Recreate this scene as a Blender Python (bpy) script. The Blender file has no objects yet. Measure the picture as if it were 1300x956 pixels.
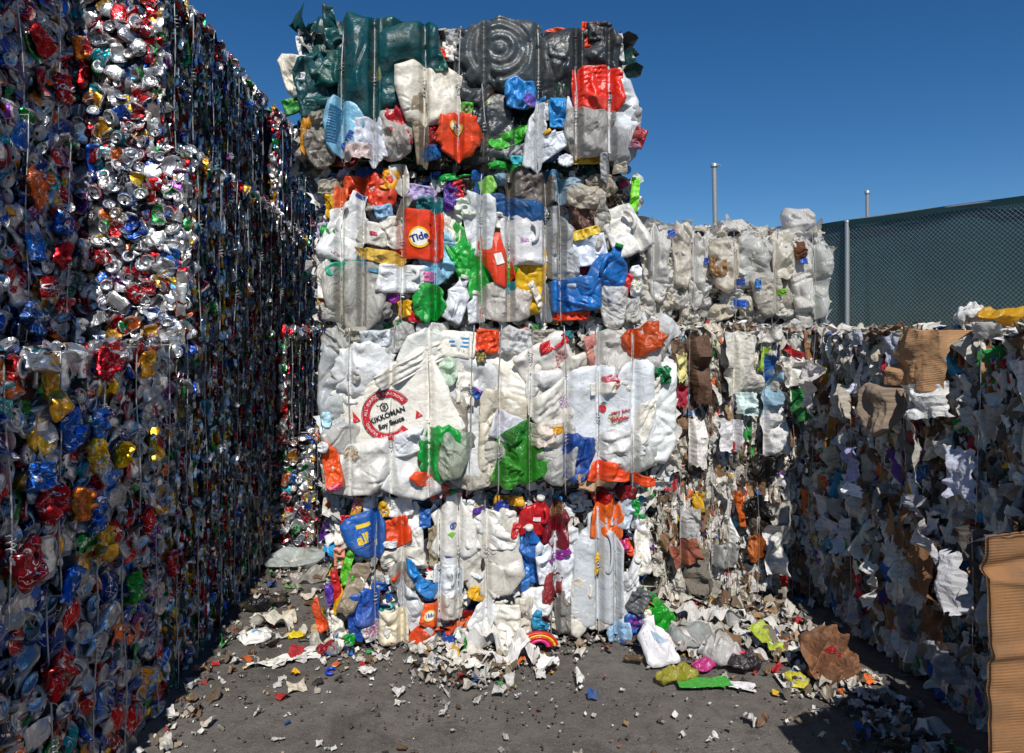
import bpy, math, random
import numpy as np
from mathutils import Vector, Matrix

# ------------------------------------------------------------------ camera, sky, sun, exposure
sc = bpy.context.scene
col = sc.collection
YAW = math.radians(5.6)
FPX = 867.0
CAMH = 1.6
cd = bpy.data.cameras.new("camera"); cam = bpy.data.objects.new("camera", cd); col.objects.link(cam)
cam.location = (0, 0, CAMH); cam.rotation_euler = (math.pi/2, 0, -YAW)
cd.sensor_width = 36; cd.lens = FPX/1300*36; cd.shift_y = -63/1300
cd.clip_start = 0.05; cd.clip_end = 2000
sc.camera = cam

SUN_EL = math.radians(46); SUN_AZ = math.radians(179.0)      # azimuth clockwise from +Y; 180 = behind the camera
w = bpy.data.worlds.new("World"); sc.world = w; w.use_nodes = True
nt = w.node_tree; nt.nodes.clear()
sky = nt.nodes.new("ShaderNodeTexSky"); sky.sky_type = 'NISHITA'; sky.sun_disc = False
sky.sun_elevation = SUN_EL; sky.sun_rotation = SUN_AZ
sky.air_density = 1.0; sky.dust_density = 0.0; sky.ozone_density = 5.0; sky.altitude = 1500
bg = nt.nodes.new("ShaderNodeBackground"); bg.inputs[1].default_value = 0.084
out = nt.nodes.new("ShaderNodeOutputWorld")
hs = nt.nodes.new('ShaderNodeHueSaturation'); hs.inputs['Saturation'].default_value = 1.24; hs.inputs['Hue'].default_value = .500
nt.links.new(sky.outputs[0], hs.inputs['Color']); nt.links.new(hs.outputs[0], bg.inputs[0]); nt.links.new(bg.outputs[0], out.inputs[0])

sl = bpy.data.lights.new("sun", 'SUN'); sl.energy = 4.6; sl.angle = math.radians(0.5); sl.color = (1, .96, .9)
so = bpy.data.objects.new("sun", sl); col.objects.link(so)
sd = Vector((math.sin(SUN_AZ)*math.cos(SUN_EL), math.cos(SUN_AZ)*math.cos(SUN_EL), math.sin(SUN_EL)))
so.rotation_euler = sd.to_track_quat('Z', 'Y').to_euler()
so.location = sd*30
sc.view_settings.view_transform = 'Standard'; sc.view_settings.look = 'None'
sc.view_settings.exposure = 0.0; sc.view_settings.gamma = 1
sc.render.engine = 'CYCLES'
sc.cycles.max_bounces = 6; sc.cycles.diffuse_bounces = 3; sc.cycles.glossy_bounces = 3
sc.cycles.transparent_max_bounces = 8; sc.cycles.transmission_bounces = 4

# ------------------------------------------------------------------ maths helpers
def lin(h):
    if isinstance(h, str):
        h = h.lstrip('#'); c = np.array([int(h[i:i+2], 16)/255 for i in (0, 2, 4)])
        return np.where(c <= .04045, c/12.92, ((c+.055)/1.055)**2.4)
    return np.array(h, float)
def ray(px, py):
    r = (px-650)/FPX; u = (415-py)/FPX
    s, c = math.sin(YAW), math.cos(YAW)
    return np.array([s+c*r, c-s*r, u])
def on_y(px, py, Y):
    d = ray(px, py); t = Y/d[1]; return np.array([d[0]*t, Y, CAMH+d[2]*t])
def on_ground(px, py):
    d = ray(px, py); t = -CAMH/d[2]; return np.array([d[0]*t, d[1]*t, 0.0])
def on_x(px, py, X):
    d = ray(px, py); t = X/d[0]; return np.array([X, d[1]*t, CAMH+d[2]*t])
def tri(x): return 2*np.abs(x-np.floor(x+.5))
def vnoise(x, y, seed):
    """smooth value noise, 0..1"""
    xi = np.floor(x).astype(np.int64); yi = np.floor(y).astype(np.int64); fx = x-xi; fy = y-yi
    fx = fx*fx*(3-2*fx); fy = fy*fy*(3-2*fy)
    def h(a, b):
        n = (a*374761393+b*668265263+seed*1442695041) & 0xffffffff
        n = ((n ^ (n >> 13))*1274126177) & 0xffffffff
        return ((n ^ (n >> 16)) & 0xffff)/65535.
    return (h(xi, yi)*(1-fx)+h(xi+1, yi)*fx)*(1-fy)+(h(xi, yi+1)*(1-fx)+h(xi+1, yi+1)*fx)*fy
def fnoise(x, y, seed):
    """faceted noise: flat triangles of random tilt that meet in sharp creases, 0..1"""
    x, y = x+.45*(vnoise(x*.9+3, y*.9, seed+1)-.5)*2, y+.45*(vnoise(x*.9, y*.9+7, seed+2)-.5)*2
    xi = np.floor(x).astype(np.int64); yi = np.floor(y).astype(np.int64); fx = x-xi; fy = y-yi
    def h(a, b):
        n = (a*374761393+b*668265263+seed*1442695041) & 0xffffffff
        n = ((n ^ (n >> 13))*1274126177) & 0xffffffff
        return ((n ^ (n >> 16)) & 0xffff)/65535.
    a = h(xi, yi); b = h(xi+1, yi); c = h(xi, yi+1); d = h(xi+1, yi+1)
    return np.where(fx > fy, a+(b-a)*fx+(d-b)*fy, a+(c-a)*fy+(d-c)*fx)
def ridge(x, y, seed): return 1-np.abs(2*vnoise(x, y, seed)-1)
def project(P):
    s, c = math.sin(YAW), math.cos(YAW)
    z = P[..., 0]*s+P[..., 1]*c; x = P[..., 0]*c-P[..., 1]*s
    z = np.maximum(z, 1e-3)
    return 650+FPX*x/z, 415-FPX*(P[..., 2]-CAMH)/z, z

# ------------------------------------------------------------------ geometry accumulators
class Geo:
    """vertices, quad and triangle lists, a colour and a local texture coordinate per vertex"""
    def __init__(s): s.V = []; s.Q = []; s.T = []; s.C = []; s.L = []; s.MQ = []; s.MT = []; s.n = 0
    def add(s, V, Q, C, L=None, T=None, m=0):
        V = np.asarray(V, float); k = len(V)
        C = np.asarray(C, float)
        if C.ndim == 1: C = np.tile(C, (k, 1))
        if L is None: L = V
        s.V.append(V); s.C.append(C); s.L.append(L)
        if Q is not None and len(Q): s.Q.append(np.asarray(Q)+s.n); s.MQ.append(np.full(len(Q), m))
        if T is not None and len(T): s.T.append(np.asarray(T)+s.n); s.MT.append(np.full(len(T), m))
        s.n += k
    def merge(s, g):
        s.V += g.V; s.C += g.C; s.L += g.L
        s.Q += [q+s.n for q in g.Q]; s.T += [t+s.n for t in g.T]; s.MQ += g.MQ; s.MT += g.MT
        s.n += g.n
    def map(s, f): s.V = [f(v) for v in s.V]; return s
    def allV(s): return np.concatenate(s.V)
    def build(s, name, mats, parent=None, origin=None, smooth=True):
        V = np.concatenate(s.V); C = np.concatenate(s.C); L = np.concatenate(s.L)
        if origin is None: origin = V.mean(0)
        origin = np.asarray(origin, float)
        V = V-origin
        Q = np.concatenate(s.Q) if s.Q else np.zeros((0, 4), int)
        T = np.concatenate(s.T) if s.T else np.zeros((0, 3), int)
        MI = np.concatenate(([np.concatenate(s.MQ)] if s.MQ else [])+([np.concatenate(s.MT)] if s.MT else []))
        me = bpy.data.meshes.new(name)
        me.vertices.add(len(V)); me.vertices.foreach_set("co", V.astype(np.float32).ravel())
        nl = 4*len(Q)+3*len(T)
        me.loops.add(nl); me.loops.foreach_set("vertex_index", np.concatenate([Q.ravel(), T.ravel()]).astype(np.int32))
        me.polygons.add(len(Q)+len(T))
        ls = np.concatenate([np.arange(len(Q))*4, 4*len(Q)+np.arange(len(T))*3]).astype(np.int32)
        me.polygons.foreach_set("loop_start", ls)
        me.polygons.foreach_set("material_index", MI.astype(np.int32))
        me.polygons.foreach_set("use_smooth", np.full(len(ls), smooth))
        a = me.attributes.new("tint", 'FLOAT_COLOR', 'POINT')
        a.data.foreach_set("color", np.concatenate([C, np.ones((len(C), 1))], 1).astype(np.float32).ravel())
        a = me.attributes.new("place", 'FLOAT_VECTOR', 'POINT')
        a.data.foreach_set("vector", L.astype(np.float32).ravel())
        me.update(calc_edges=True)
        for m in (mats if isinstance(mats, (list, tuple)) else [mats]): me.materials.append(m)
        o = bpy.data.objects.new(name, me); col.objects.link(o); o.location = origin
        if parent is not None: o.parent = parent
        return o

def tag(o, label, cat, group=None, kind=None):
    if label: o["label"] = label
    if cat: o["category"] = cat
    if group: o["group"] = group
    if kind: o["kind"] = kind
    return o
def empty(name, loc, rz=0):
    o = bpy.data.objects.new(name, None); col.objects.link(o); o.location = loc; o.rotation_euler = (0, 0, rz)
    o.empty_display_size = .2
    return o

def gridq(nx, ny, wrap=False):
    i, j = np.meshgrid(np.arange(nx-1 if not wrap else nx), np.arange(ny-1), indexing='ij')
    i2 = (i+1) % nx
    return np.stack([i*ny+j, i2*ny+j, i2*ny+j+1, i*ny+j+1], -1).reshape(-1, 4)

# outlines in the unit box, all star shaped about the origin
OUT = {
 'rect': [(-1,-.85),(-.85,-1),(.85,-1),(1,-.85),(1,.85),(.85,1),(-.85,1),(-1,.85)],
 'jug': [(-.9,-1),(.9,-1),(1,-.8),(1,.25),(.8,.55),(.35,.7),(.3,1),(-.15,1),(-.2,.72),(-.75,.55),(-1,.2),(-1,-.85)],
 'bottle': [(-.8,-1),(.8,-1),(1,-.85),(.95,0),(1,.3),(.6,.6),(.38,.72),(.36,1),(-.36,1),(-.38,.72),(-.6,.6),(-1,.3),(-.92,0),(-1,-.85)],
 'circle': [(math.cos(a), math.sin(a)) for a in np.linspace(0, 2*math.pi, 40, endpoint=False)],
 'shield': [(-.2,-1),(.25,-1),(.7,-.7),(.95,.2),(.9,.85),(.6,1),(-.7,1),(-1,.7),(-.9,0),(-.6,-.75)],
 'tee': [(-.9,-.5),(-.65,-.9),(0,-1),(.55,-.92),(.95,-.55),(.88,0),(1,.55),(.6,.9),(.1,.82),(-.4,1),(-.85,.8),(-1,.2)],
 'shard': [(-.8,-.85),(-.2,-.9),(.3,-1),(.85,-.7),(.95,-.2),(.85,.3),(.95,.75),(.5,1),(-.1,.88),(-.6,.95),(-.95,.65),(-.85,0)],
 'cres': [(-1,-.2),(-.8,-.8),(-.2,-1),(.7,-.9),(1,-.5),(.5,-.35),(.1,-.1),(.05,.4),(.1,.95),(-.5,1),(-.9,.5)],
}
def outline(shape, th, rng, jit):
    P = np.array(OUT[shape], float)
    P = P*(1+rng.uniform(-jit, jit, P.shape))
    d = np.stack([np.cos(th), np.sin(th)], 1)
    A = P; B = np.roll(P, -1, 0); E = B-A
    den = d[:, None, 0]*E[None, :, 1]-d[:, None, 1]*E[None, :, 0]
    t = (A[None, :, 0]*E[None, :, 1]-A[None, :, 1]*E[None, :, 0])/np.where(np.abs(den) < 1e-9, 1e-9, den)
    s_ = (A[None, :, 0]*d[:, None, 1]-A[None, :, 1]*d[:, None, 0])/np.where(np.abs(den) < 1e-9, 1e-9, den)
    ok = (t > 0) & (s_ > -1e-6) & (s_ < 1+1e-6)
    t = np.where(ok, t, -1); r = t.max(1)
    return np.where(r > 0, r, .8)

class Pillow:
    """a hollow thing crushed flat: star-shaped outline, front and back height fields, sharp folds"""
    def __init__(s, rng, w, h, shape='rect', T=.03, fold=.012, nf=7, jit=.06, ribs=None, rings=None, dents=3, fine=0.0, aniso=None, edge=5, creases=4):
        s.rng = rng; s.w = w/2; s.h = h/2; s.T = T; s.edge = edge
        s.th = np.linspace(0, 2*math.pi, 361)
        R = outline(shape, s.th[:-1], rng, jit)
        R = np.append(R, R[0])
        k = rng.integers(3, 9); R = R*(1+.02*np.sin(k*s.th+rng.uniform(0, 6)))
        s.R = R
        S = max(w, h)
        s.fold = []
        for i in range(nf):
            a = rng.uniform(0, math.pi) if aniso is None else aniso+rng.normal(0, .35)
            lam = S*rng.uniform(.25, .95)
            s.fold.append((math.cos(a)/lam, math.sin(a)/lam, rng.uniform(0, 1), fold*rng.uniform(.4, 1.2)*(lam/S)**.7))
        s.seed = int(rng.integers(1, 1<<20)); s.fine = fine; s.S = S
        aa = rng.uniform(0, math.pi) if aniso is None else aniso
        s.ca, s.sa = math.cos(aa), math.sin(aa); s.an = rng.uniform(.3, .8) if aniso is None else .22
        s.dents = [(rng.uniform(-.7, .7)*s.w, rng.uniform(-.7, .7)*s.h, S*rng.uniform(.08, .25), T*rng.uniform(.3, .9)) for i in range(dents)]
        # single creases: narrow straight valleys of finite length
        s.cr = []
        for i in range(creases):
            a = rng.uniform(0, math.pi)
            s.cr.append((rng.uniform(-.6, .6)*s.w, rng.uniform(-.6, .6)*s.h, a, S*rng.uniform(.1, .3), S*rng.uniform(.012, .03), S*.022*rng.uniform(.4, 1.2)))
        s.ribs = ribs; s.rings = rings
    def rho(s, u, v):
        a = np.arctan2(v/s.h, u/s.w) % (2*math.pi)
        r = np.hypot(u/s.w, v/s.h)
        return r/np.interp(a, s.th, s.R)
    def hf(s, u, v, side=1):
        rho = np.clip(s.rho(u, v), 0, 1)
        base = s.T*(1-rho**s.edge)**.5
        f = np.zeros_like(u)
        sd_ = s.seed+(0 if side > 0 else 77)
        wx = (vnoise(u/s.S*3.3+5, v/s.S*3.3, sd_)-.5)*1.1
        for kx, ky, ph, A in s.fold: f = f+A*(tri(u*kx+v*ky+ph+wx)-.5)
        if s.fine:
            p_ = (u*s.ca+v*s.sa)/s.S; q_ = (-u*s.sa+v*s.ca)/s.S*s.an
            m_ = .35+1.3*vnoise(u/s.S*3+9, v/s.S*3, sd_+5)
            for fr_, am_, rt in ((4., 4.6, .3), (8., 2.5, 1.1), (15., 1.3, 2.)):
                c_, s__ = math.cos(rt), math.sin(rt)
                if s.an < .25: c_, s__ = 1., 0.
                f = f+s.fine*am_*m_*(fnoise((p_*c_-q_*s__)*fr_, (p_*s__+q_*c_)*fr_, sd_+int(fr_))-.5)
        fade = .35+.65*(1-rho**6)
        f = f*fade
        if side > 0:
            for cx, cy, r, d in s.dents: f = f-d*np.exp(-((u-cx)**2+(v-cy)**2)/r**2)
            for cx, cy, a, ln, wd, dp in s.cr:
                x = (u-cx)*math.cos(a)+(v-cy)*math.sin(a); y = -(u-cx)*math.sin(a)+(v-cy)*math.cos(a)
                f = f-1.4*dp*np.exp(-np.abs(y)/wd)*np.exp(-(x/ln)**4)+dp*.5*np.exp(-((np.abs(y)-1.6*wd)/wd)**2)*np.exp(-(x/ln)**4)
            if s.ribs:
                a, lam, A, lo, hi = s.ribs
                x = (u*math.cos(a)+v*math.sin(a)); q = x/s.h
                m = np.clip((q-lo)*14, 0, 1)*np.clip((hi-q)*14, 0, 1)
                f = f+m*A*np.clip(np.sin(2*math.pi*x/lam)*1.6, -1, 1)
            if s.rings:
                cx, cy, lam, A, rmax = s.rings
                r = np.hypot(u-cx, (v-cy))
                f = f+A*np.clip(1.5*np.sin(2*math.pi*r/lam), -1, 1)*np.clip((rmax-r)/lam*2, 0, 1)
            return base+f
        return -base*.55+f
    def geo(s, color, N=24, m=0):
        a = np.linspace(-1, 1, N); a = np.sign(a)*np.abs(a)**.9
        X, Y = np.meshgrid(a, a, indexing='ij')
        rho = np.maximum(np.abs(X), np.abs(Y))
        th = np.where(rho < 1e-9, 0, np.arctan2(Y, X)) % (2*math.pi)
        # area-preserving square to disc angles
        with np.errstate(divide='ignore', invalid='ignore'):
            t1 = np.where(np.abs(X) >= np.abs(Y), (math.pi/4)*Y/np.where(X == 0, 1, X), math.pi/2-(math.pi/4)*X/np.where(Y == 0, 1, Y))
        th = np.where(np.abs(X) >= np.abs(Y), np.where(X >= 0, t1, t1+math.pi), np.where(Y >= 0, t1, t1+math.pi)) % (2*math.pi)
        th2 = .5*th+.5*(np.arctan2(Y, X) % (2*math.pi))
        th2 = np.where(np.abs(th-(np.arctan2(Y, X) % (2*math.pi))) > 3, th, th2)
        R = np.interp(th2, s.th, s.R)
        U = rho*R*np.cos(th2)*s.w; W = rho*R*np.sin(th2)*s.h
        F = np.stack([U, W, s.hf(U, W, 1)], -1).reshape(-1, 3)
        zb = s.hf(U, W, -1); edge = rho > .999
        zb = np.where(edge, F[:, 2].reshape(N, N)-.001, zb)
        B = np.stack([U, W, zb], -1).reshape(-1, 3)
        g = Geo(); q = gridq(N, N)
        V = np.concatenate([F, B]); L = V.copy(); L[:, 2] += s.rng.uniform(0, 50)
        k = N*N
        per = [i*N for i in range(N)]+[(N-1)*N+j for j in range(1, N)]+[i*N+N-1 for i in range(N-2, -1, -1)]+[j for j in range(N-2, 0, -1)]
        per = np.array(per); p2 = np.roll(per, -1)
        rim = np.stack([per, per+k, p2+k, p2], 1)
        g.add(V, np.concatenate([q, q[:, ::-1]+k, rim]), color, L, None, m)
        return g

def sheet(rng, w, h, nx=12, ny=12, amp=.015, nf=5, curl=.0, ragged=.1, fine=0, color=(1, 1, 1), m=0, vert=False):
    """one crumpled sheet of paper or film with torn edges"""
    x = np.linspace(-1, 1, nx); y = np.linspace(-1, 1, ny)
    X, Y = np.meshgrid(x, y, indexing='ij')
    ed = np.maximum(np.abs(X), np.abs(Y))**3
    ph = rng.uniform(0, 6.28, 6); k = rng.integers(1, 6, 6)
    a = np.arctan2(Y, X)
    rg = 1-ragged*ed*(np.abs(np.sin(k[0]*a+ph[0]))+.6*np.abs(np.sin((k[1]+4)*a+ph[1])))
    U = X*w/2*rg; W = Y*h/2*rg
    S = max(w, h); Z = np.zeros_like(U); wz = 0.
    if nx >= 12:
        sd_ = int(rng.integers(1, 1<<20)); wz = (vnoise(U/S*3.2, W/S*3.2, sd_)-.5)*1.0
        for fr_, am_ in ((3., .5), (6., .3), (11., .14)): Z += amp*am_*(fnoise((U*.8+W*.6)/S*fr_+3, (W*.8-U*.6)/S*fr_+7, sd_+3)-.5)
    for i in range(nf):
        b = rng.uniform(0, math.pi); lam = S*rng.uniform(.3, 1.2)
        if vert: b = rng.normal(0, .22); lam = S*rng.uniform(.12, .6)
        Z += amp*(lam/S)*rng.uniform(.4, 1.3)*(tri((U*math.cos(b)+W*math.sin(b))/lam+rng.uniform()+wz)-.5)
    if fine: Z += rng.normal(0, fine, Z.shape)
    if curl:
        b = rng.uniform(0, math.pi); q = (U*math.cos(b)+W*math.sin(b)); Z += curl*(q/S)**2*S*2*rng.choice([-1, 1])
    V = np.stack([U, W, Z], -1).reshape(-1, 3)
    L = V.copy(); L[:, 2] = rng.uniform(0, 50)
    g = Geo(); g.add(V, gridq(nx, ny), color, L, m=m)
    return g

def rotm(rx, ry, rz):
    return np.array(Matrix.Rotation(rz, 3, 'Z') @ Matrix.Rotation(ry, 3, 'Y') @ Matrix.Rotation(rx, 3, 'X'))

# -------- crushed drink can, long axis = y, crushed along z
SILVER = np.array([.52, .52, .53])
def can_geo(rng, color, mode='side', seg=18, rings=8, detail=True):
    r = .0315; ln = .112
    if mode == 'end': ln *= rng.uniform(.18, .45)
    elif rng.random() < .5: ln *= rng.uniform(.6, .95)
    prof = []     # (radius, y, painted, side coordinate)
    prof += [(.004, -ln/2+.012, 0), (.020, -ln/2+.010, 0), (.0245, -ln/2, 0), (.0275, -ln/2+.004, 0)]
    prof += [(.033, -ln/2+.012*min(1, ln/.1), 1)]
    for i in range(1, rings): prof.append((.033, -ln/2+.012+(ln-.030)*i/rings, 1))
    prof += [(.033, ln/2-.016*min(1, ln/.1), 1), (.0285, ln/2-.004, .4), (.0275, ln/2, 0), (.0255, ln/2, 0), (.0245, ln/2-.005, 0), (.012, ln/2-.0042, 0), (.004, ln/2-.004, 0)]
    prof = np.array(prof); n = len(prof)
    th = np.linspace(0, 2*math.pi, seg, endpoint=False)
    X = prof[None, :, 0]*np.cos(th)[:, None]; Z = prof[None, :, 0]*np.sin(th)[:, None]
    Y = np.tile(prof[:, 1], (seg, 1))
    paint = np.tile(prof[:, 2], (seg, 1))
    TH = np.tile(th[:, None], (1, n))
    # buckles on the wall
    bk = np.zeros_like(X)
    for i in range(4):
        kx = rng.integers(1, 4); lam = rng.uniform(.02, .07)
        bk += .0035*rng.uniform(.5, 1.6)*(tri(TH*kx/(2*math.pi)+Y/lam+rng.uniform())-.5)
    body = (paint > .5)
    rad = np.hypot(X, Z)+1e-6
    X = X*(1+np.where(body, bk/rad*1.3, 0)); Z = Z*(1+np.where(body, bk/rad*1.3, 0))
    if mode == 'side':
        sq = rng.uniform(.14, .36)
        mid = 1-np.abs(Y/(ln/2))**2.5
        Z = Z*(1-(1-sq)*(.45+.55*mid)); X = X*(1+.35*(1-sq)*(.3+.7*mid))
        Z += -.012*np.exp(-((Y-rng.uniform(-.02, .02))/.012)**2)*rng.uniform(0, 1)*(Z > 0)
        b = rng.uniform(-.5, .5); Yn = Y+b*X*np.sign(Y)*.6; X = X+rng.uniform(-1.6, 1.6)*Y*Y/.1*.35; Y = Yn
        Z = Z+rng.uniform(-.8, .8)*(np.abs(Y)-.02)*.3
    else:
        X = X*(1+rng.uniform(-.12, .25)); Z = Z*(1-rng.uniform(0, .2)); Y = Y+.35*rng.uniform(-1, 1)*X+.25*rng.uniform(-1, 1)*Z
    V = np.stack([X, Y, Z], -1).reshape(-1, 3)
    L = np.stack([TH*.033, np.tile(prof[:, 1], (seg, 1)), paint+rng.integers(0, 40)*2], -1).reshape(-1, 3)
    pf = paint.reshape(-1, 1)
    C = color[None, :]*pf+SILVER[None, :]*(1-pf)
    g = Geo(); g.add(V, gridq(seg, n, wrap=True)[:, ::-1], C, L)
    i = np.arange(seg)
    if detail:   # pull tab and mouth
        ty = ln/2-.002
        tv = []
        for k in range(8):
            a = k*math.pi/4; tv.append((.0065*math.cos(a), ty, -.004+.0105*math.sin(a)))
        for k in range(8):
            a = k*math.pi/4; tv.append((.0035*math.cos(a), ty+.001, -.007+.005*math.sin(a)))
        q = [(k, (k+1) % 8, 8+(k+1) % 8, 8+k) for k in range(8)]
        g.add(np.array(tv), q, SILVER*.9, np.zeros((16, 3)))
        mv = [(.008*math.cos(k*math.pi/4), ln/2-.0036, .0135+.006*math.sin(k*math.pi/4)) for k in range(8)]
        g.add(np.array(mv), [(0, 1, 2, 3), (0, 3, 4, 7), (4, 5, 6, 7)], np.array([.01, .01, .01]), np.zeros((8, 3)))
    return g

def tube(pts, r, seg=6):
    pts = np.asarray(pts, float); g = Geo()
    d = np.gradient(pts, axis=0); d /= np.linalg.norm(d, axis=1)[:, None]+1e-9
    up = np.array([0, 0, 1.]) if abs(d[0][2]) < .9 else np.array([1., 0, 0])
    a = np.cross(d, up); a /= np.linalg.norm(a, axis=1)[:, None]+1e-9
    b = np.cross(d, a)
    th = np.linspace(0, 2*math.pi, seg, endpoint=False)
    V = pts[None]+r*(np.cos(th)[:, None, None]*a[None]+np.sin(th)[:, None, None]*b[None])
    n = len(pts)
    g.add(V.reshape(-1, 3), gridq(seg, n, wrap=True), (.5, .5, .5))
    return g

# ------------------------------------------------------------------ materials
def mat(name, build):
    m = bpy.data.materials.new(name); m.use_nodes = True
    t = m.node_tree; t.nodes.clear()
    o = t.nodes.new("ShaderNodeOutputMaterial")
    def N(kind, **kw):
        n = t.nodes.new("ShaderNode"+kind)
        for k, v in kw.items():
            if k.startswith("i_"):
                n.inputs[k[2:].replace("_", " ")].default_value = v
            else: setattr(n, k, v)
        return n
    def Lk(a, b): t.links.new(a, b)
    build(N, Lk, o, t)
    return m
def tintnode(N): return N("Attribute", attribute_name="tint")
def placenode(N): return N("Attribute", attribute_name="place")
def mixc(N, Lk, fac, a, b, mode='MIX'):
    n = N("Mix", data_type='RGBA', blend_type=mode)
    for s_, v in ((n.inputs[0], fac), (n.inputs[6], a), (n.inputs[7], b)):
        if hasattr(v, 'links') or hasattr(v, 'is_linked'): Lk(v, s_)
        else: s_.default_value = v
    return n.outputs[2]
def ramp(N, Lk, src, a, b, va=0., vb=1.):
    n = N("MapRange"); n.inputs[1].default_value = a; n.inputs[2].default_value = b
    n.inputs[3].default_value = va; n.inputs[4].default_value = vb
    Lk(src, n.inputs[0]); return n.outputs[0]

def b_plastic(N, Lk, o, t):
    a = tintnode(N); p = placenode(N)
    n1 = N("TexNoise", i_Scale=9., i_Detail=6., i_Roughness=.65); Lk(p.outputs['Vector'], n1.inputs['Vector'])
    n2 = N("TexNoise", i_Scale=70., i_Detail=4., i_Roughness=.7); Lk(p.outputs['Vector'], n2.inputs['Vector'])
    d1 = ramp(N, Lk, n1.outputs[0], .5, .78, 0., .42)
    c = mixc(N, Lk, d1, a.outputs['Color'], (.17, .13, .09, 1))
    d2 = ramp(N, Lk, n2.outputs[0], .58, .7, 0., .5)
    c = mixc(N, Lk, d2, c, (.09, .075, .06, 1))
    lv = N("TexVoronoi", i_Scale=8.); Lk(p.outputs['Vector'], lv.inputs['Vector'])
    ls = N("SeparateColor"); Lk(lv.outputs['Color'], ls.inputs[0])
    l1 = N("Math", operation='GREATER_THAN'); l1.inputs[1].default_value = .90; Lk(ls.outputs[0], l1.inputs[0])
    l2 = N("Math", operation='LESS_THAN'); l2.inputs[1].default_value = .32; Lk(lv.outputs['Distance'], l2.inputs[0])
    l3 = N("Math", operation='GREATER_THAN'); l3.inputs[1].default_value = .5
    ln = N("TexNoise", i_Scale=230., i_Detail=1.); lm = N("Mapping"); lm.inputs['Scale'].default_value = (.35, 1., 1.); Lk(p.outputs['Vector'], lm.inputs['Vector']); Lk(lm.outputs[0], ln.inputs['Vector']); Lk(ln.outputs[0], l3.inputs[0])
    l4 = N("Math", operation='MULTIPLY'); Lk(l1.outputs[0], l4.inputs[0]); Lk(l2.outputs[0], l4.inputs[1])
    l5 = N("Math", operation='MULTIPLY'); Lk(l4.outputs[0], l5.inputs[0]); Lk(l3.outputs[0], l5.inputs[1])
    lh = N("HueSaturation"); lh.inputs['Saturation'].default_value = 1.2; lh.inputs['Value'].default_value = .3; Lk(lv.outputs['Color'], lh.inputs['Color'])
    c = mixc(N, Lk, l5.outputs[0], c, lh.outputs[0])
    sp = N("Mapping"); sp.inputs['Scale'].default_value = (1., .12, 1.); sp.inputs['Rotation'].default_value = (0, 0, .7); Lk(p.outputs['Vector'], sp.inputs['Vector'])
    n5 = N("TexNoise", i_Scale=60., i_Detail=3.); Lk(sp.outputs[0], n5.inputs['Vector'])
    c = mixc(N, Lk, ramp(N, Lk, n5.outputs[0], .62, .75, 0., .35), c, (.2, .16, .12, 1))
    b = N("BsdfPrincipled"); Lk(c, b.inputs['Base Color'])
    r = ramp(N, Lk, n1.outputs[0], .3, .7, .24, .55); Lk(r, b.inputs['Roughness'])
    bp = N("Bump", i_Strength=.35, i_Distance=.004); Lk(n2.outputs[0], bp.inputs['Height']); 
    n3 = N("TexNoise", i_Scale=22., i_Detail=3., i_Distortion=.6); Lk(p.outputs['Vector'], n3.inputs['Vector'])
    bp2 = N("Bump", i_Strength=.6, i_Distance=.012); Lk(n3.outputs[0], bp2.inputs['Height']); Lk(bp.outputs[0], bp2.inputs['Normal'])
    Lk(bp2.outputs[0], b.inputs['Normal'])
    Lk(b.outputs[0], o.inputs[0])
M_PL = mat("crushed_plastic", b_plastic)

def b_film(N, Lk, o, t):
    a = tintnode(N); p = placenode(N)
    n1 = N("TexNoise", i_Scale=7., i_Detail=5.); Lk(p.outputs['Vector'], n1.inputs['Vector'])
    c = mixc(N, Lk, ramp(N, Lk, n1.outputs[0], .5, .8, 0., .5), a.outputs['Color'], (.3, .22, .13, 1))
    b = N("BsdfPrincipled"); Lk(c, b.inputs['Base Color']); b.inputs['Roughness'].default_value = .32
    b.inputs['Specular IOR Level'].default_value = .6
    v = N("TexNoise", i_Scale=30., i_Detail=5., i_Distortion=1.5); 
    mp = N("Mapping"); mp.inputs['Scale'].default_value = (1.0, .45, 1.0); Lk(p.outputs['Vector'], mp.inputs['Vector'])
    n4 = N("TexNoise", i_Scale=12., i_Detail=3.); Lk(mp.outputs[0], n4.inputs['Vector'])
    mx = N("Mix", data_type='VECTOR'); mx.inputs[0].default_value = .12
    Lk(mp.outputs[0], mx.inputs[4]); Lk(n4.outputs['Color'], mx.inputs[5]); Lk(mx.outputs[1], v.inputs['Vector'])
    bp = N("Bump", i_Strength=.8, i_Distance=.01); Lk(v.outputs[0], bp.inputs['Height']); Lk(bp.outputs[0], b.inputs['Normal'])
    tl = N("BsdfTranslucent"); Lk(c, tl.inputs[0]); Lk(bp.outputs[0], tl.inputs['Normal'])
    tr = N("BsdfTransparent")
    m1 = N("MixShader"); m1.inputs[0].default_value = .32; Lk(b.outputs[0], m1.inputs[1]); Lk(tl.outputs[0], m1.inputs[2])
    m2 = N("MixShader"); m2.inputs[0].default_value = .14; Lk(m1.outputs[0], m2.inputs[1]); Lk(tr.outputs[0], m2.inputs[2])
    Lk(m2.outputs[0], o.inputs[0])
M_FI = mat("crumpled_film", b_film)

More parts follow.
